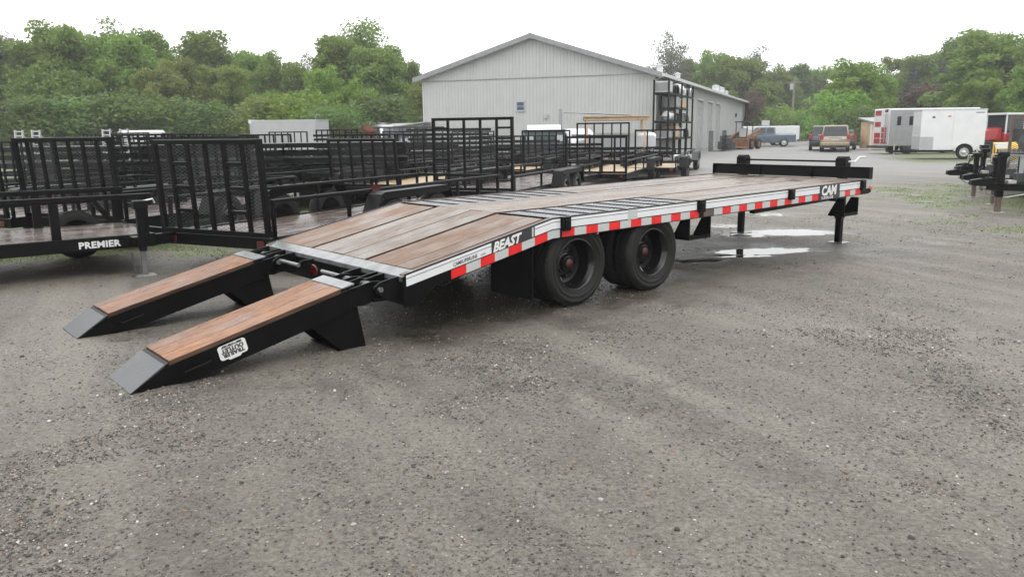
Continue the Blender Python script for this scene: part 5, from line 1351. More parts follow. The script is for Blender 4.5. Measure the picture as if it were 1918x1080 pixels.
left = [  # px, top y, Y, proto, material, width, what tells it apart
 (5, 55, 80, 'o1', 'leaf_grey', 1.0, 'thin greyish tree at the left edge of the picture'),
 (-25, 75, 72, 'b1', 'leaf_dark', 1.0, 'dark green tree filling the left edge behind the open trailers'),
 (40, 88, 74, 'b2', 'leaf_mid', 1.0, 'mid green broad tree just right of the thin edge tree'),
 (98, 66, 72, 'r1', 'leaf_mid', 1.25, 'large round mid green tree, tallest of the leftmost clump'),
 (150, 62, 70, 'b1', 'leaf_mid', 1.1, 'broad mid green tree with uneven top in the left clump'),
 (195, 53, 76, 'o2', 'leaf_mid', 1.0, 'tree with sparse pointed top above the left clump'),
 (225, 74, 70, 'r2', 'leaf_mid', 1.1, 'round mid green tree left of the deep notch in the treeline'),
 (270, 68, 78, 't1', 'leaf_mid', 1.0, 'narrow tree at the left side of the notch in the treeline'),
 (290, 110, 64, 'b2', 'leaf_olive', 0.9, 'olive brown tree in front of the left clump'),
 (330, 118, 66, 'r1', 'leaf_olive', 1.0, 'low olive brown tree below the notch in the treeline'),
 (384, 58, 84, 't2', 'leaf_mid', 1.15, 'tall rounded tree standing alone above the left treeline'),
 (440, 86, 86, 'o1', 'leaf_mid', 0.9, 'sparse small topped tree right of the tall rounded tree'),
 (415, 122, 68, 'b1', 'leaf_olive', 0.9, 'olive tree behind the front of the light grey enclosed trailer'),
 (475, 98, 82, 'r2', 'leaf_mid', 1.0, 'mid green tree behind the light grey enclosed trailer'),
 (525, 97, 80, 'b2', 'leaf_mid', 0.9, 'mid green tree above the right end of the light grey trailer'),
 (566, 108, 86, 'o2', 'leaf_grey', 1.0, 'thin leaved tree left of the tallest left tree'),
 (600, 132, 66, 'r1', 'leaf_bright', 0.95, 'low bright green tree right of the light grey enclosed trailer'),
 (672, 26, 82, 'o1', 'leaf_mid', 1.05, 'tallest open crowned tree left of the grey building'),
 (638, 66, 78, 't1', 'leaf_mid', 1.2, 'tall leafy tree with gaps on the left of the tallest tree'),
 (706, 88, 76, 'r2', 'leaf_mid', 1.15, 'large green tree right of and below the tallest tree'),
 (748, 108, 80, 'b1', 'leaf_mid', 0.8, 'dense tree sloping down towards the grey building'),
 (775, 140, 84, 'r1', 'leaf_dark', 0.8, 'dark low tree against the left side of the grey building'),
 (792, 158, 66, 's1', 'leaf_olive', 1.0, 'pale olive shrub touching the left corner of the building'),
 (665, 150, 64, 'b2', 'leaf_bright', 1.0, 'low bright green tree behind the box truck'),
 (560, 168, 60, 's2', 'leaf_bright', 1.6, 'bright green bush right behind the light grey enclosed trailer'),
 (720, 175, 62, 's1', 'leaf_dark', 1.7, 'deep green bush behind the white vans'),
 (620, 190, 58, 's2', 'leaf_dark', 1.6, 'dark green bush between the grey trailer and box truck'),
 (380, 191, 60, 's1', 'leaf_dark', 1.7, 'dark green bush left of the light grey trailer'),
 (300, 175, 58, 's2', 'leaf_dark', 1.8, 'deep green bush behind the middle of the open trailers'),
 (230, 172, 58, 's1', 'leaf_dark', 1.8, 'dark green bush behind the upright aluminium ramps'),
 (160, 181, 58, 's2', 'leaf_dark', 1.9, 'deep green bush behind the right hand pair of ramps'),
 (90, 179, 58, 's1', 'leaf_dark', 1.8, 'deep green bush behind the left hand pair of ramps'),
 (20, 174, 56, 's2', 'leaf_dark', 1.8, 'dark bluish bush at the left edge above the trailer gate'),
 (480, 182, 60, 's1', 'leaf_olive', 1.6, 'olive bush behind the middle of the light grey trailer')]
for px, top, Y, pr, mt, wd_, lab in left: tr_px(px, top, Y, pr, mt, wd_, lab, GL, cat='tree' if pr[0] != 's' else 'shrub')
right = [
 (1258, 66, 125, 'o2', 'leaf_grey', 0.9, 'thin grey tree with visible trunk rising above the workshop roof'),
 (1222, 118, 132, 'o1', 'leaf_grey', 0.8, 'low thin tree just above the roof edge, left of the thin grey tree'),
 (1298, 112, 128, 'b1', 'leaf_mid', 0.8, 'green tree behind the roof right of the thin grey tree'),
 (1345, 102, 122, 'r1', 'leaf_mid', 1.0, 'mid green tree behind the roof vents of the workshop'),
 (1390, 108, 116, 'r2', 'leaf_mid', 1.25, 'large bright topped tree right of the workshop roof end'),
 (1416, 94, 136, 'o2', 'leaf_grey', 1.1, 'bare topped thin tree above the large tree by the roof end'),
 (1450, 120, 126, 'b2', 'leaf_mid', 0.9, 'mid green tree left of the utility pole'),
 (1490, 122, 132, 't1', 'leaf_dark', 1.1, 'dark green tree directly behind the utility pole'),
 (1546, 126, 136, 'b1', 'leaf_mid', 0.85, 'distant tree with pointed top right of the utility pole'),
 (1418, 182, 100, 's1', 'leaf_copper', 0.55, 'narrow copper shrub against the end of the workshop'),
 (1412, 172, 103, 't2', 'leaf_copper', 0.8, 'copper brown tree at the end corner of the workshop'),
 (1450, 196, 100, 's2', 'leaf_mid', 1.5, 'mid green bush behind the slate blue pickup'),
 (1492, 205, 104, 's1', 'leaf_bright', 1.5, 'bright green bush at the foot of the utility pole'),
 (1530, 192, 108, 's2', 'leaf_copper', 1.1, 'copper bush above the dark blue SUV'),
 (1605, 118, 84, 'r1', 'leaf_bright', 1.25, 'round bright green tree right behind the gold SUV'),
 (1640, 126, 88, 'b2', 'leaf_bright', 0.9, 'bright green tree above the emergency truck'),
 (1580, 170, 80, 's1', 'leaf_bright', 1.5, 'bright green low bush behind the gold SUV'),
 (1612, 195, 76, 's2', 'leaf_dark', 1.3, 'dark green bush behind the tan shed'),
 (1700, 104, 112, 'b1', 'leaf_mid', 1.0, 'mid green tree behind the left one of two blue conifers'),
 (1750, 100, 112, 'r2', 'leaf_mid', 1.1, 'mid green tree between and behind the blue conifers'),
 (1712, 124, 92, 'c1', 'needle_blue', 1.1, 'blue green conifer above the front of the white trailer'),
 (1770, 118, 90, 'c1', 'needle_blue', 1.25, 'blue green conifer above the middle of the white trailer'),
 (1745, 158, 84, 's1', 'leaf_copper', 1.5, 'dull copper bush between the two blue conifers'),
 (1812, 60, 98, 't1', 'leaf_dark', 1.0, 'tall dark tree standing left of the gap near the right edge'),
 (1838, 58, 100, 't2', 'leaf_dark', 0.7, 'narrow dark tree right of the gap near the right edge'),
 (1858, 66, 76, 'r1', 'leaf_mid', 1.35, 'huge mid green tree above the red tractor'),
 (1905, 58, 78, 'b2', 'leaf_mid', 1.2, 'huge mid green tree cut by the right edge'),
 (1840, 150, 66, 'b1', 'leaf_mid', 1.0, 'low spreading green tree right behind the white trailer'),
 (1800, 110, 96, 'b2', 'leaf_mid', 0.8, 'mid green tree left of the huge tree at right'),
 (1945, 120, 62, 'r2', 'leaf_mid', 1.2, 'green tree mostly outside the right edge')]
for px, top, Y, pr, mt, wd_, lab in right: tr_px(px, top, Y, pr, mt, wd_, lab, GRR, cat='tree' if pr[0] != 's' else 'shrub')
# the wood behind, which reads as one mass
def wood_mass(pts, name, label):
    Vs = []; Cs = []; off = 0
    rg = np.random.RandomState(3)
    for (px, top, Y, wdt) in pts:
        p = at(px, top, Y); pr = ['b1', 'r1', 'b2', 'r2', 't1'][rg.randint(5)]
        _, V, C = PROTO[pr]; s = p.z/10.6; a = rg.rand()*6.28
        keep = rg.rand(len(C)//4) < 0.6; kk = np.repeat(keep, 4); Vk = V[kk]*1.0
        x = Vk[:, 0]*math.cos(a) - Vk[:, 1]*math.sin(a); y = Vk[:, 0]*math.sin(a) + Vk[:, 1]*math.cos(a)
        Vs.append(np.stack([x*s*wdt + p.x, y*s*wdt + Y, Vk[:, 2]*s], 1)); Cs.append(C[kk])
    tag(obj(name, leaf_mesh(np.concatenate(Vs), np.concatenate(Cs), 'leaf_mid')), label, None, None, 'stuff')
prof_l = [(-60, 80), (0, 72), (60, 66), (120, 58), (180, 58), (240, 70), (285, 88), (320, 108), (350, 118), (400, 104), (450, 112), (500, 106), (560, 128), (610, 112), (660, 84), (710, 92), (750, 118), (800, 150)]
wood_mass([(x, y+10, 96 + (i % 3)*5, 1.35) for i, (x, y) in enumerate(prof_l)] + [(x+30, y+55, 74+(i % 2)*4, 1.2) for i, (x, y) in enumerate(prof_l)], 'woodland', 'dense green wood behind the left half of the yard')
prof_r = [(1200, 150), (1250, 135), (1310, 122), (1360, 114), (1420, 122), (1480, 132), (1540, 140), (1590, 134), (1640, 122), (1690, 116), (1740, 112), (1790, 108), (1840, 84), (1890, 78), (1940, 84), (2000, 90)]
wood_mass([(x, y+8, 146 + (i % 3)*6, 1.2) for i, (x, y) in enumerate(prof_r)] + [(x+25, y+50, 118+(i % 2)*6, 1.2) for i, (x, y) in enumerate(prof_r)], 'woodland', 'dense green wood beyond the right side of the yard')

# ---------------------------------------------------------------- the yard full of open utility trailers
def mesh_panel_mesh(w, h, sp=0.042, th=0.0026):
    mb = MB()
    def seg(x0, z0, x1, z1, y):
        dx, dz = x1-x0, z1-z0; L = math.hypot(dx, dz)
        if L < 0.01: return
        nx_, nz_ = -dz/L*th/2, dx/L*th/2
        mb.add([(x0-nx_, y, z0-nz_), (x1-nx_, y, z1-nz_), (x1+nx_, y, z1+nz_), (x0+nx_, y, z0+nz_),
                (x0-nx_, y+th, z0-nz_), (x1-nx_, y+th, z1-nz_), (x1+nx_, y+th, z1+nz_), (x0+nx_, y+th, z0+nz_)],
               [(0,1,2,3), (7,6,5,4), (0,4,5,1), (3,2,6,7)])
    sl = 0.5
    k = -h/sl
    while k < w:
        x0, z0 = k, 0.0; x1, z1 = k + h/sl, h
        if x0 < 0: z0 = -x0*sl; x0 = 0
        if x1 > w: z1 = h - (x1-w)*sl; x1 = w
        if z0 < z1: seg(x0, z0, x1, z1, 0.0); seg(w-x0, z0, w-x1, z1, 0.005)
        k += sp*2
    return mb.mesh('mesh_infill', 'darkmetal')
def util(label, rr, yaw, W, L, deck=0.45, rail=0.40, gate=1.15, lean=0.12, nb=7, ladder='none', axles=(2.9, 3.75), wood_m='wood_yard', fend='black2', detail=2, lights=True, meshin=True, rim='rim', group='open utility trailers parked in rows', posts=5, double=False, name='utility_trailer', sides=(0, 1), tyre_r=0.34, gaps=None, front_rail=True):
    # rr: rear right corner (x,y) seen from behind; +x local forward, +y local to the left
    t = thing(name, label, 'utility trailer', (rr[0], rr[1], 0), yaw, group)
    m = MB()
    fz0, fz1 = deck-0.13, deck
    for y in (0, W-0.06): MB().box(0, L, y, y+0.06, fz0, fz1+0.02).build('side_beam', 'black2', t)
    MB().box(-0.06, 0, 0, W, fz0, fz1+0.01).build('rear_beam', 'black2', t)
    MB().box(L, L+0.05, 0, W, fz0, fz1+0.01).build('front_beam', 'black2', t)
    npl = 8 if detail > 1 else (6 if detail else 4)
    pw = (W-0.13)/npl; me = None
    for i in range(npl):
        if me is None:
            me = MB().box(0.005, L-0.005, 0.004, pw-0.004, -0.04, 0).mesh('plank', wood_m, bev=0.003)
        obj('plank', me, t, (0, 0.065 + i*pw, deck + rnd.uniform(-0.002, 0.003)))
    # railings
    pm = MB().box(-0.02, 0.02, 0, 0.04, deck+0.02, deck+rail-0.04).mesh('rail_post', 'black2')
    for y in [(0.01), (W-0.05)]:
        MB().box(0, L, y-0.005, y+0.045, deck+rail-0.045, deck+rail).build('top_rail', 'black2', t, bev=0.008)
        for k in range(posts): obj('rail_post', pm, t, (0.03 + (L-0.06)*k/(posts-1), y, 0))
        if detail > 1: MB().box(0, L, y+0.005, y+0.035, deck+rail*0.5-0.015, deck+rail*0.5+0.015).build('mid_rail', 'black2', t) if double else None
    if front_rail: MB().box(L-0.04, L, 0.05, W-0.05, deck+rail-0.045, deck+rail).build('front_rail', 'black2', t)
    # fenders and wheels
    if axles:
        a0, a1 = axles[0]-0.48, axles[-1]+0.48; ft = tyre_r*2+0.09
        for s, y in ((-1, 0), (1, W)):
            ya, yb = (y-0.25, y-0.005) if s < 0 else (y+0.005, y+0.25)
            out = [(a0-0.05, ft-0.36), (a0+0.14, ft-0.03), (a0+0.22, ft), (a1-0.22, ft), (a1-0.14, ft-0.03), (a1+0.05, ft-0.36)]
            inn = [(a1+0.045, ft-0.36), (a1-0.16, ft-0.05), (a1-0.22, ft-0.012), (a0+0.22, ft-0.012), (a0+0.16, ft-0.05), (a0-0.045, ft-0.36)]
            f = MB().prism(out+inn, 'y', ya, yb).prism(out[1:5] + [(a1-0.2, ft-0.10), (a0+0.2, ft-0.10)], 'y', (ya if s < 0 else yb-0.01), (ya+0.01 if s < 0 else yb))
            f.build('fender', fend, t)
            for a in axles: small_wheel(t, (a, y-0.235 if s < 0 else y+0.235, tyre_r), tyre_r, 0.2, 0 if s < 0 else PI, rim, 20 if detail < 2 else 28)
        for a in axles: MB().tube([(a, 0, tyre_r), (a, W, tyre_r)], 0.035, 6).build('axle', 'black2', t)
    # ramp gate standing at the rear, leaning back a little
    if gate:
        g = part('ramp_gate', t, (-0.07, 0, deck+0.02), (0, lean, 0) if lean >= 0 else (0, lean, 0))
        H = gate; b_ = 0.058 if detail else 0.045; hb = 0.025 if detail else 0.018
        MB().box(-b_/2, b_/2, 0.0, b_, 0, H).build('gate_post', 'black2', g); MB().box(-b_/2, b_/2, W-b_, W, 0, H).build('gate_post', 'black2', g)
        MB().box(-b_/2, b_/2, b_, W-b_, H-b_, H).build('gate_top', 'black2', g, bev=0.006)
        MB().box(-b_/2, b_/2, b_, W-b_, 0, b_).build('gate_foot', 'black2', g)
        bm_ = MB().box(-0.018, 0.018, -hb, hb, b_, H-b_).mesh('gate_bar', 'black2')
        for k in range(1, nb): obj('gate_bar', bm_, g, (0, W*k/nb, 0))
        rg_ = []
        if ladder == 'sides': rg_ = [(0, 1), (nb-1, nb)]; nr = 6
        elif ladder == 'inner': rg_ = [(1, 2), (nb-2, nb-1)]; nr = 3
        elif ladder == 'double': rg_ = [(k, k+1) for k in range(nb)]; nr = 2
        if rg_:
            for k0, k1 in rg_:
                rm_ = MB().box(-0.02, 0.02, W*k0/nb+hb, W*k1/nb-hb, -0.02, 0.02).mesh('gate_rung', 'black2')
                for q in range(nr): obj('gate_rung', rm_, g, (0, 0, H*(q+1)/(nr+1)))
        if meshin:
            mi = obj('mesh_infill', mesh_panel_mesh(W-2*b_, (H-2*b_)*(0.99 if ladder != 'sides' else 0.90)), g, (0.03, b_, b_), (0, 0, 0)); mi.rotation_euler = (0, 0, PI/2)
            mi['kind'] = 'stuff'
    if lights:
        for y in (0.10, W-0.22): MB().box(-0.085, -0.061, y, y+0.12, fz0+0.02, fz1-0.02).build('tail_light', 'lens_red', t, bev=0.008)
    # tongue with jack at the front
    MB().bar((L+0.04, 0.3, deck-0.08), (L+1.1, W/2, deck-0.08), 0.06, 0.1).build('tongue_beam', 'black2', t)
    MB().bar((L+0.04, W-0.3, deck-0.08), (L+1.1, W/2, deck-0.08), 0.06, 0.1).build('tongue_beam', 'black2', t)
    MB().bar((L+1.0, W/2, deck-0.05), (L+1.3, W/2, deck-0.05), 0.08, 0.08).build('coupler', 'zinc', t)
    MB().box(L+0.75, L+0.81, W/2-0.03, W/2+0.03, 0.02, deck+0.35).box(L+0.70, L+0.86, W/2-0.08, W/2+0.08, 0, 0.02).build('jack', 'black2', t)
    return t
Y68, Y69, Y72, Y74 = R(68), R(69), R(72), R(74)
T2 = util('black utility trailer with ladder barred rear gate, nearest behind the far ramp', (-2.78, 9.38), R(63), 1.78, 5.7, 0.44, 0.46, 1.14, -0.05, 6, 'inner', (2.15, 3.25), detail=2, double=False, posts=5, tyre_r=0.385)
# side marker and data plate on the nearest trailer
MB().box(1.9, 2.10, -0.012, 0.0, 0.86, 0.94).build('side_marker', 'lens_red', T2)
MB().box(1.05, 1.35, -0.008, -0.001, 0.33, 0.43).build('serial_plate', 'silver', T2)
MB().box(0.12, 0.22, -0.02, -0.001, 0.34, 0.42).build('side_marker', 'lens_red', T2, bev=0.01)

# trailer at the left edge with its tongue and side mounted jack (side lettering)
ang = math.atan2(9.83-8.91, -4.42+5.66)
t1 = thing('utility_trailer', 'black low sided trailer at left edge with white side lettering and steel drop jack', 'utility trailer', (-4.72+0.4*math.cos(ang), 9.63+0.4*math.sin(ang), 0), ang, 'open utility trailers parked in rows')
L1, W1 = 4.6, 1.72
for y in (0, W1-0.08): MB().box(-L1, 0.0, y, y+0.08, 0.315, 0.47).build('side_beam', 'black2', t1, bev=0.004)
MB().box(-0.06, 0.0, 0.08, W1-0.08, 0.33, 0.46).build('front_beam', 'black2', t1)
for k in range(6): MB().box(-L1+0.01, -0.07, 0.09+k*(W1-0.18)/6+0.004, 0.09+(k+1)*(W1-0.18)/6-0.004, 0.43, 0.47+rnd.uniform(-0.003, 0.003)).build('plank', 'wood_yard', t1, bev=0.003)
for y in (0.02, W1-0.06):
    MB().box(-L1, 0.0, y-0.01, y+0.05, 0.90, 0.96).build('top_rail', 'black2', t1, bev=0.006)
    for x in (-L1+0.04, -3.1, -2.05, -1.12, -0.16): MB().box(x, x+0.10, y, y+0.04, 0.47, 0.90).build('rail_post', 'black2', t1)
MB().bar((0.0, 0.05, 0.39), (0.42, 0.12, 0.39), 0.08, 0.13).bar((0.0, W1-0.1, 0.39), (0.42, 0.22, 0.39), 0.06, 0.12).build('tongue', 'black2', t1)
MB().prism([(0.36, 0.40), (0.36, 0.47), (0.52, 0.50), (0.66, 0.47), (0.72, 0.42), (0.66, 0.40)], 'y', 0.06, 0.20).build('coupler', 'black2', t1, bev=0.01)
jk = part('drop_jack', t1, (-0.22, -0.28, 0))
MB().box(-0.04, 0.04, -0.04, 0.04, 0.30, 0.84).build('outer_tube', 'black2', jk, bev=0.006)
MB().box(-0.028, 0.028, -0.028, 0.028, 0.01, 0.45).build('inner_tube', 'steel', jk, bev=0.004)
MB().box(-0.11, 0.11, -0.08, 0.08, 0.0, 0.012).build('foot_plate', 'zinc', jk)
MB().box(-0.07, 0.09, -0.07, 0.07, 0.80, 0.90).build('gear_head', 'black2', jk, bev=0.01)
MB().tube([(0.05, 0, 0.89), (0.16, 0, 0.91), (0.18, 0, 0.86)], 0.012, 6).build('crank_handle', 'zinc', jk)
MB().tube([(-0.13, -0.02, 0.30), (-0.12, -0.03, 0.12), (-0.10, -0.04, 0.03), (-0.16, -0.05, 0.015)], 0.010, 5).build('chain', 'darkmetal', jk)
MB().box(-0.09, 0.05, 0.05, 0.30, 0.36, 0.46).build('jack_mount', 'black2', jk)
me = text_mesh('PREMIER', 0.105, 'whiteprint', 0.0, 0.004, 0.0, 'LEFT', 1.05, 1.1)
obj('lettering', me, t1, (-0.86, -0.004, 0.352), (PI/2, 0, 0))
MB().box(-L1+2.25, -L1+2.32, -0.03, -0.001, 0.33, 0.40).build('side_marker', 'lens_red', t1, bev=0.01)
for y, rz_ in ((W1+0.02, PI), ):
    small_wheel(t1, (-0.60, y+0.2, 0.33), 0.33, 0.2, PI, 'rim')
MB().prism([(-1.95, 0.5), (-1.75, 0.80), (-0.35, 0.80), (-0.15, 0.5), (-0.20, 0.5), (-0.38, 0.76), (-1.72, 0.76), (-1.9, 0.5)], 'y', W1+0.0, W1+0.24).build('fender', 'black2', t1)

util('black trailer with wide barred gate just behind the lettered trailer', (-5.54, 11.55), Y68, 1.95, 4.0, 0.45, 0.42, 1.17, -0.06, 7, 'none', (1.9, 2.75), detail=2)
util('black trailer whose tall gate is cut by the left edge of the picture', (-7.42, 11.95), Y68, 1.95, 4.2, 0.45, 0.42, 1.30, -0.07, 6, 'none', (1.9, 2.75), detail=2)
util('black trailer showing its gate corner just right of the nearest ladder gate', (-4.95, 16.3), Y68, 1.9, 5.2, 0.45, 0.42, 1.08, -0.08, 7, 'none', (2.6, 3.45), detail=1)
util('black trailer with leaning barred gate behind the rail of the nearest trailer', (-2.42, 17.8), Y68, 1.75, 5.0, 0.45, 0.40, 1.06, -0.10, 6, 'none', (2.6, 3.45), wood_m='wood_new', detail=1)
util('black trailer with tall ladder sided gate in the middle of the row', (0.09, 16.2), Y69, 1.78, 6.8, 0.45, 0.33, 1.46, 0.0, 5, 'sides', (2.8, 3.7), detail=2)
util('black trailer with open grid gate and fresh yellow deck, left of the wheels at centre', (3.22, 22.3), Y72, 1.75, 6.2, 0.45, 0.38, 1.02, 0.0, 5, 'double', (3.9, 4.85), wood_m='wood_new', detail=2, meshin=False, rim='alu')
util('black trailer with tall open gate in front of the lumber canopy', (4.55, 31.0), Y74, 2.05, 5.0, 0.45, 0.38, 1.46, 0.0, 6, 'double', (2.6, 3.4), detail=1, meshin=False)
util('last black trailer of the row with open gate, before the parts rack', (6.35, 29.4), Y74, 1.85, 6.2, 0.45, 0.38, 1.18, 0.0, 4, 'none', (4.2, 5.1), detail=1, meshin=False, rim='alu', fend='darkmetal')
util('black trailer with narrow open gate right of the tall ladder gate', (0.46, 24.6), Y72, 1.8, 5.0, 0.45, 0.38, 1.05, 0.0, 5, 'none', (2.4, 3.2), wood_m='wood_new', detail=0, meshin=False)
util('black trailer with fresh boards, behind the leaning barred gate', (-3.3, 24.6), Y68, 1.9, 5.0, 0.45, 0.38, 1.16, -0.06, 6, 'none', (2.4, 3.2), wood_m='wood_new', detail=0)
util('black trailer with gate standing before the light grey enclosed trailer', (-8.15, 33.0), Y68, 1.9, 5.0, 0.45, 0.38, 1.27, 0.0, 6, 'none', (2.4, 3.2), detail=0, meshin=False)
util('black trailer with small barred gate directly in front of the teal truck', (2.05, 27.4), Y72, 1.7, 4.8, 0.45, 0.40, 1.20, -0.05, 7, 'none', (2.4, 3.2), detail=0)
util('black trailer with ladder gate seen through the tall ladder gate', (-1.55, 22.6), Y69, 1.8, 4.6, 0.45, 0.40, 1.15, -0.06, 6, 'inner', (2.4, 3.2), detail=0)
util('short black trailer without a gate, fresh boards, beside the open grid gate', (5.25, 25.6), Y74, 1.7, 3.4, 0.45, 0.36, 0.0, 0.0, 5, 'none', (1.6, 2.4), wood_m='wood_new', detail=0)
k = 0
yard = [(-9.6, 17.2, 1.10, 'behind the gate cut by the left edge'), (-7.4, 18.2, 1.12, 'second row, left of the middle gap'), (-11.2, 23.4, 1.15, 'third row, far left'), (-8.8, 23.6, 1.12, 'third row, under the right hand ramps'),
        (-6.2, 23.4, 1.18, 'third row, behind the nearest ladder gate'), (-13.2, 30.2, 1.2, 'fourth row, far left'), (-10.6, 30.6, 1.2, 'fourth row, left of the grey trailer'), (-5.6, 30.4, 1.22, 'fourth row, under the grey trailer'),
        (-3.2, 31.4, 1.24, 'fourth row, under the box truck'), (-0.6, 32.2, 1.1, 'fourth row, behind the tall ladder gate'), (1.9, 33.2, 1.0, 'fourth row, before the teal truck'), (-14.4, 37.5, 1.2, 'fifth row, far left'), (-6.2, 38.5, 1.22, 'fifth row, right of the grey trailer'),
        (-18.4, 38.0, 1.2, 'fifth row, left edge'), (-1.9, 27.5, 0.0, 'between the third and fourth rows, without a gate')]
for x, y, g, lab in yard:
    util('black open trailer in the ' + lab if lab[0] in 'stf' else 'black open trailer ' + lab, (x, y), Y68, 1.85, 4.6, 0.45 + 0.1*(k % 2), 0.40, g, -0.05*(k % 3), 6 + k % 2, 'sides' if k % 4 == 1 else 'none', (2.3, 3.1), wood_m=('wood_new' if k % 3 == 0 else 'wood_yard'), detail=0, meshin=(k % 2 == 0), posts=4, lights=k % 2 == 0)
    k += 1
# trailers stacked on each other beyond the gates
def stack(loc, rz, n_, label):
    s = thing('trailer_stack', label, 'trailer stack', loc, rz, 'piles of black trailer frames')
    for q in range(n_):
        z = 0.35 + q*0.19
        f = part('trailer_frame', s, (rnd.uniform(-0.1, 0.1), rnd.uniform(-0.05, 0.05), z), (0, 0, rnd.uniform(-0.02, 0.02)))
        if not hasattr(stack, 'm'):
            mb = MB().box(0, 3.6, 0, 0.06, 0, 0.11).box(0, 3.6, 1.6, 1.66, 0, 0.11)
            stack.m = mb.mesh('frame_rail', 'black2')
            mb = MB()
            for u in range(7): mb.box(0.02+u*0.58, 0.08+u*0.58, 0.06, 1.6, 0.02, 0.09)
            stack.c = mb.mesh('cross_rail', 'black2')
            stack.d = MB().box(0.1, 3.5, 0.1, 1.56, 0.09, 0.115).mesh('floor_sheet', 'darkmetal')
        obj('frame_rail', stack.m, f); c_ = obj('cross_rail', stack.c, f); c_['kind'] = 'stuff'
        if q % 2: obj('floor_sheet', stack.d, f)
    for x in (0.3, 3.1): MB().box(x, x+0.12, 0.0, 1.66, 0, 0.35).build('timber', 'wood_yard', s)
for x, y, rz_, n_, lab in ((-9.2, 19.8, 8, 6, 'pile of black trailer frames between gates, left of the ladder gate'), (-6.3, 20.6, 4, 6, 'pile of black trailer frames behind the nearest ladder gate'), (-12.6, 19.4, -5, 6, 'pile of black trailer frames at the left, behind the lettered trailer'),
        (-5.4, 26.8, 3, 5, 'pile of black trailer frames beyond the middle gates'), (-12.0, 26.5, 12, 7, 'pile of black trailer frames under the right hand ramps'), (-1.2, 38.0, 5, 5, 'pile of black trailer frames left of the teal truck'), (-9.5, 39.5, 3, 7, 'pile of frames beside the light grey enclosed trailer'), (-16.5, 31.0, 6, 7, 'pile of black trailer frames far left under the ramps'), (-4.4, 34.6, 4, 8, 'pile of black frames right of the light grey enclosed trailer'),
        (0.9, 38.6, 2, 4, 'pile of black frames directly in front of the teal truck'), (3.9, 37.4, 5, 3, 'pile of black frames before the lumber canopy')):
    stack((x, y, 0), R(rz_), n_, lab)
# car haulers with upright aluminium ramps
for (pxs, Y_, lab) in (((36, 68), 31.0, 'flat trailer at far left with two upright aluminium ramps, left hand pair'), ((200, 233), 31.0, 'flat trailer with two upright aluminium ramps, right hand pair')):
    a, b_ = at(pxs[0], 243, Y_), at(pxs[1], 243, Y_)
    h = thing('equipment_trailer', lab, 'equipment trailer', (a.x-0.7, Y_, 0), 0, 'flat trailers with upright ramps')
    Wd = 2.1
    MB().box(0, Wd, 0.0, 4.6, 0.55, 0.68).build('deck', 'darkmetal', h)
    MB().box(-0.03, Wd+0.03, -0.08, 0.0, 0.45, 0.70).build('rear_beam', 'black2', h)
    for p in (a, b_):
        x = p.x - (a.x-0.7); rp_ = part('upright_ramp', h, (x, -0.15, 0.62), (R(-4), 0, 0))
        for xx in (-0.16, 0.12): MB().box(xx, xx+0.04, -0.02, 0.08, 0, 1.29).build('ramp_rail', 'alu', rp_)
        rm_ = MB().box(-0.12, 0.12, 0.0, 0.04, -0.018, 0.018).mesh('rung', 'alu')
        for q in range(8): obj('rung', rm_, rp_, (0, 0, 0.08+q*0.165))
        MB().bar((0.14, 0.05, 1.1), (0.45, 1.1, 0.1), 0.03).build('brace', 'alu', rp_)
    for x, s in ((0, 1), (Wd, -1)):
        for y in (1.9, 2.8): small_wheel(h, (x-0.02 if s > 0 else x+0.02, y, 0.36), 0.36, 0.22, -PI/2 if s > 0 else PI/2, 'alu', 20)
# white pickup and pallet heap beyond the left gates
van('parked_van', 'white van standing behind the piles of frames at left', (-22.8, 50.0, 0), R(130), 'pwhite', H=1.95)
# silver tank lying on the last trailer
tkk = tag(MB().tube([(-0.36, 0, 0.12), (-0.32, 0, 0.12), (0.32, 0, 0.12), (0.36, 0, 0.12)], [0.05, 0.12, 0.12, 0.05], 16).build('propane_tank', 'alu', smooth=True), 'silver cylindrical tank lying on the deck of the last trailer', 'tank')
tkk.location = (6.6, 31.2, 0.46); tkk.rotation_euler = (0, 0, R(10))
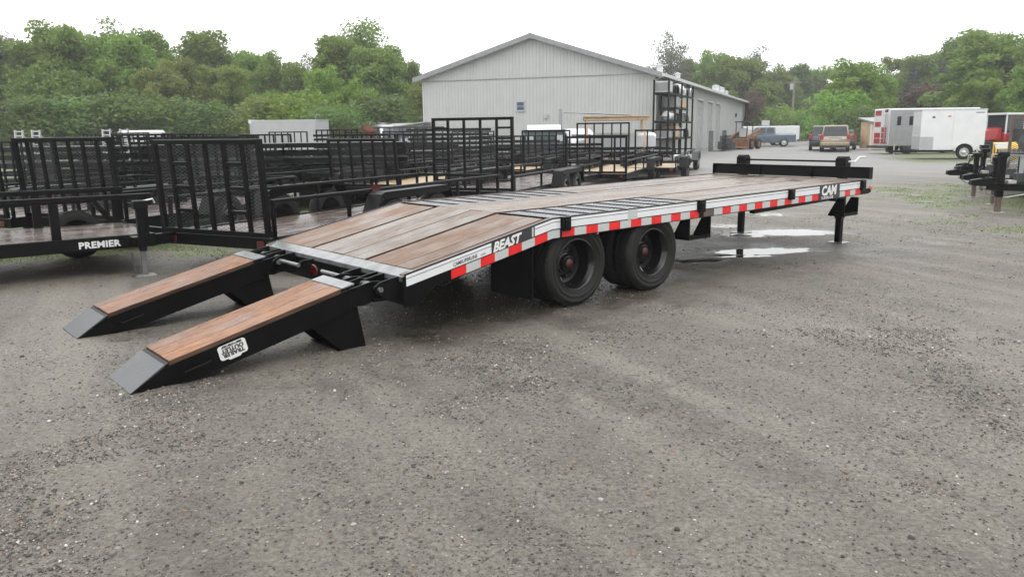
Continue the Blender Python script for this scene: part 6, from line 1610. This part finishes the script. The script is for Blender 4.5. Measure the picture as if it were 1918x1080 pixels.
# ---------------------------------------------------------------- trailers whose tongues reach in from the right edge
def tongue_trailer(label, jx, jy, yaw, W, L, jack_top, panel, decktop=0.62, tube_w=0.055, name='utility_trailer', mesh_side=True, reach=0.75):
    # origin: jack on the ground; +x local points to the hitch
    t = thing(name, label, 'utility trailer', (jx, jy, 0), yaw, 'trailers reaching in from the right edge')
    j = part('drop_jack', t)
    MB().box(-tube_w, tube_w, -tube_w, tube_w, 0.30, jack_top).build('outer_tube', 'black2', j, bev=0.006)
    MB().box(-tube_w*0.75, tube_w*0.75, -tube_w*0.75, tube_w*0.75, 0.012, 0.45).build('inner_tube', 'rust', j)
    MB().box(-0.10, 0.10, -0.10, 0.10, 0.0, 0.012).build('foot_plate', 'zinc', j)
    MB().box(-0.10, 0.10, -0.09, 0.09, jack_top-0.02, jack_top+0.08).build('gear_head', 'black2', j, bev=0.02)
    MB().tube([(0.1, 0, jack_top+0.03), (0.2, 0, jack_top+0.03), (0.2, 0, jack_top-0.12)], 0.012, 6).build('crank_handle', 'zinc', j)
    MB().bar((-0.9, -W/2+0.15, 0.50), (reach-0.25, -0.03, 0.50), 0.07, 0.13).build('tongue_beam', 'black2', t)
    MB().bar((-0.9, W/2-0.15, 0.50), (reach-0.25, 0.03, 0.50), 0.07, 0.13).build('tongue_beam', 'black2', t)
    MB().prism([(reach-0.35, 0.50), (reach-0.35, 0.60), (reach-0.1, 0.66), (reach+0.1, 0.63), (reach+0.12, 0.55), (reach+0.05, 0.52)], 'y', -0.06, 0.06).build('coupler', 'black2', t, bev=0.01)
    MB().tube([(reach-0.2, 0, 0.64), (reach-0.25, 0, 0.76), (reach-0.32, 0, 0.80)], 0.014, 6).build('latch', 'black2', t)
    MB().box(-0.25, -0.10, -0.10, 0.10, 0.56, 0.62).build('winch_plate', 'zinc', t)
    MB().box(-0.45, -0.28, -0.12, -0.02, 0.57, 0.75).build('breakaway_box', 'darkmetal', t, bev=0.01)
    MB().tube([(reach-0.2, -0.08, 0.48), (0.15, -0.10, 0.33), (-0.2, -0.12, 0.28), (-0.6, -0.15, 0.34), (-0.95, -0.2, 0.46)], 0.012, 6).build('safety_cable', 'alu', t, smooth=True)
    xb = -0.9
    MB().box(xb-0.06, xb, -W/2, W/2, 0.42, 0.56).build('front_beam', 'alu', t)
    for y in (-W/2, W/2-0.06): MB().box(xb-L, xb-0.06, y, y+0.06, 0.42, 0.56).build('side_beam', 'black2', t)
    for k_ in range(7): MB().box(xb-L+0.01, xb-0.07, -W/2+0.07+k_*(W-0.14)/7+0.004, -W/2+0.07+(k_+1)*(W-0.14)/7-0.004, 0.53, 0.57).build('plank', 'wood_yard', t)
    for y in (-W/2+0.01, W/2-0.05):
        MB().box(xb-L, xb-0.02, y, y+0.04, 0.94, 0.985).build('top_rail', 'black2', t)
        for k_ in range(5): MB().box(xb-0.06-k_*(L-0.1)/4, xb-0.02-k_*(L-0.1)/4, y, y+0.04, 0.56, 0.94).build('rail_post', 'black2', t)
    MB().box(xb-0.06, xb-0.02, -W/2+0.05, W/2-0.05, 0.94, 0.985).build('front_rail', panel, t)
    for a in (0, 1): MB().box(xb-0.05, xb-0.03, -W/2+0.05 + a*(W/2), -W/2+0.30 + a*(W/2), 0.57, 0.94).build('front_panel', 'pgrey', t)
    MB().bar((xb-0.04, 0.35-W/2, 0.57), (xb-0.04, 0.62-W/2, 0.93), 0.03).build('brace_bar', 'alu', t)
    for s in (-1, 1):
        for a in (xb-L*0.5, xb-L*0.5-0.85): small_wheel(t, (a, s*(W/2+0.23), 0.34), 0.34, 0.2, 0 if s < 0 else PI, 'rim', 20)
    return t
tongue_trailer('nearest black trailer at right edge, standing on a square drop jack', 9.39, 15.47, R(176), 1.9, 3.6, 1.08, 'darkalu', 0.62, 0.058, reach=0.45)
tongue_trailer('second black trailer at right, its hitch reaching farthest left', 10.87, 18.9, R(178), 1.9, 3.8, 0.95, 'darkalu', 0.62, 0.045, reach=0.55)
tongue_trailer('third black trailer at right, just behind the other two hitches', 13.0, 22.3, R(180), 1.9, 3.8, 1.05, 'darkalu', 0.62, 0.045, reach=0.6)
tongue_trailer('thin jacked black trailer squeezed between the two nearest hitches at right', 10.25, 17.1, R(177), 1.7, 3.2, 0.92, 'darkalu', 0.62, 0.036, reach=0.55)
tongue_trailer('fourth black trailer at right with a thin jack behind the second hitch', 12.1, 20.7, R(180), 1.8, 3.4, 1.0, 'darkalu', 0.62, 0.036, reach=0.62)
rgt = thing('ramp_gate', 'rusty brown mesh ramp gate standing at the right edge', 'gate', (12.1, 19.75, 0), R(-20), None)
for x in (0.0, 0.5, 1.0, 1.5): MB().box(x, x+0.06, 0, 0.06, 0.5, 1.88).build('gate_bar', 'rust', rgt)
MB().box(0.06, 1.5, 0.005, 0.055, 1.80, 1.88).build('gate_top', 'rust', rgt)
mi = obj('mesh_infill', mesh_panel_mesh(1.5, 1.25, 0.045, 0.007), rgt, (0.03, 0.07, 0.55)); mi['kind'] = 'stuff'

# ---------------------------------------------------------------- damp air
HZ = 0.0008
hm = bpy.data.materials.new('damp_air'); hm.use_nodes = True
hn, hl = hm.node_tree.nodes, hm.node_tree.links; hn.clear()
ho = hn.new('ShaderNodeOutputMaterial'); hv = hn.new('ShaderNodeVolumePrincipled')
hv.inputs['Color'].default_value = (0.99, 1.0, 1.0, 1); hv.inputs['Density'].default_value = HZ; hv.inputs['Anisotropy'].default_value = 0.3
hl.new(hv.outputs['Volume'], ho.inputs['Volume'])
M['haze'] = hm
tag(MB().box(-520, 580, -90, 560, -1.2, 24).build('haze', 'haze'), 'thin damp air over the yard', None, None, 'stuff')
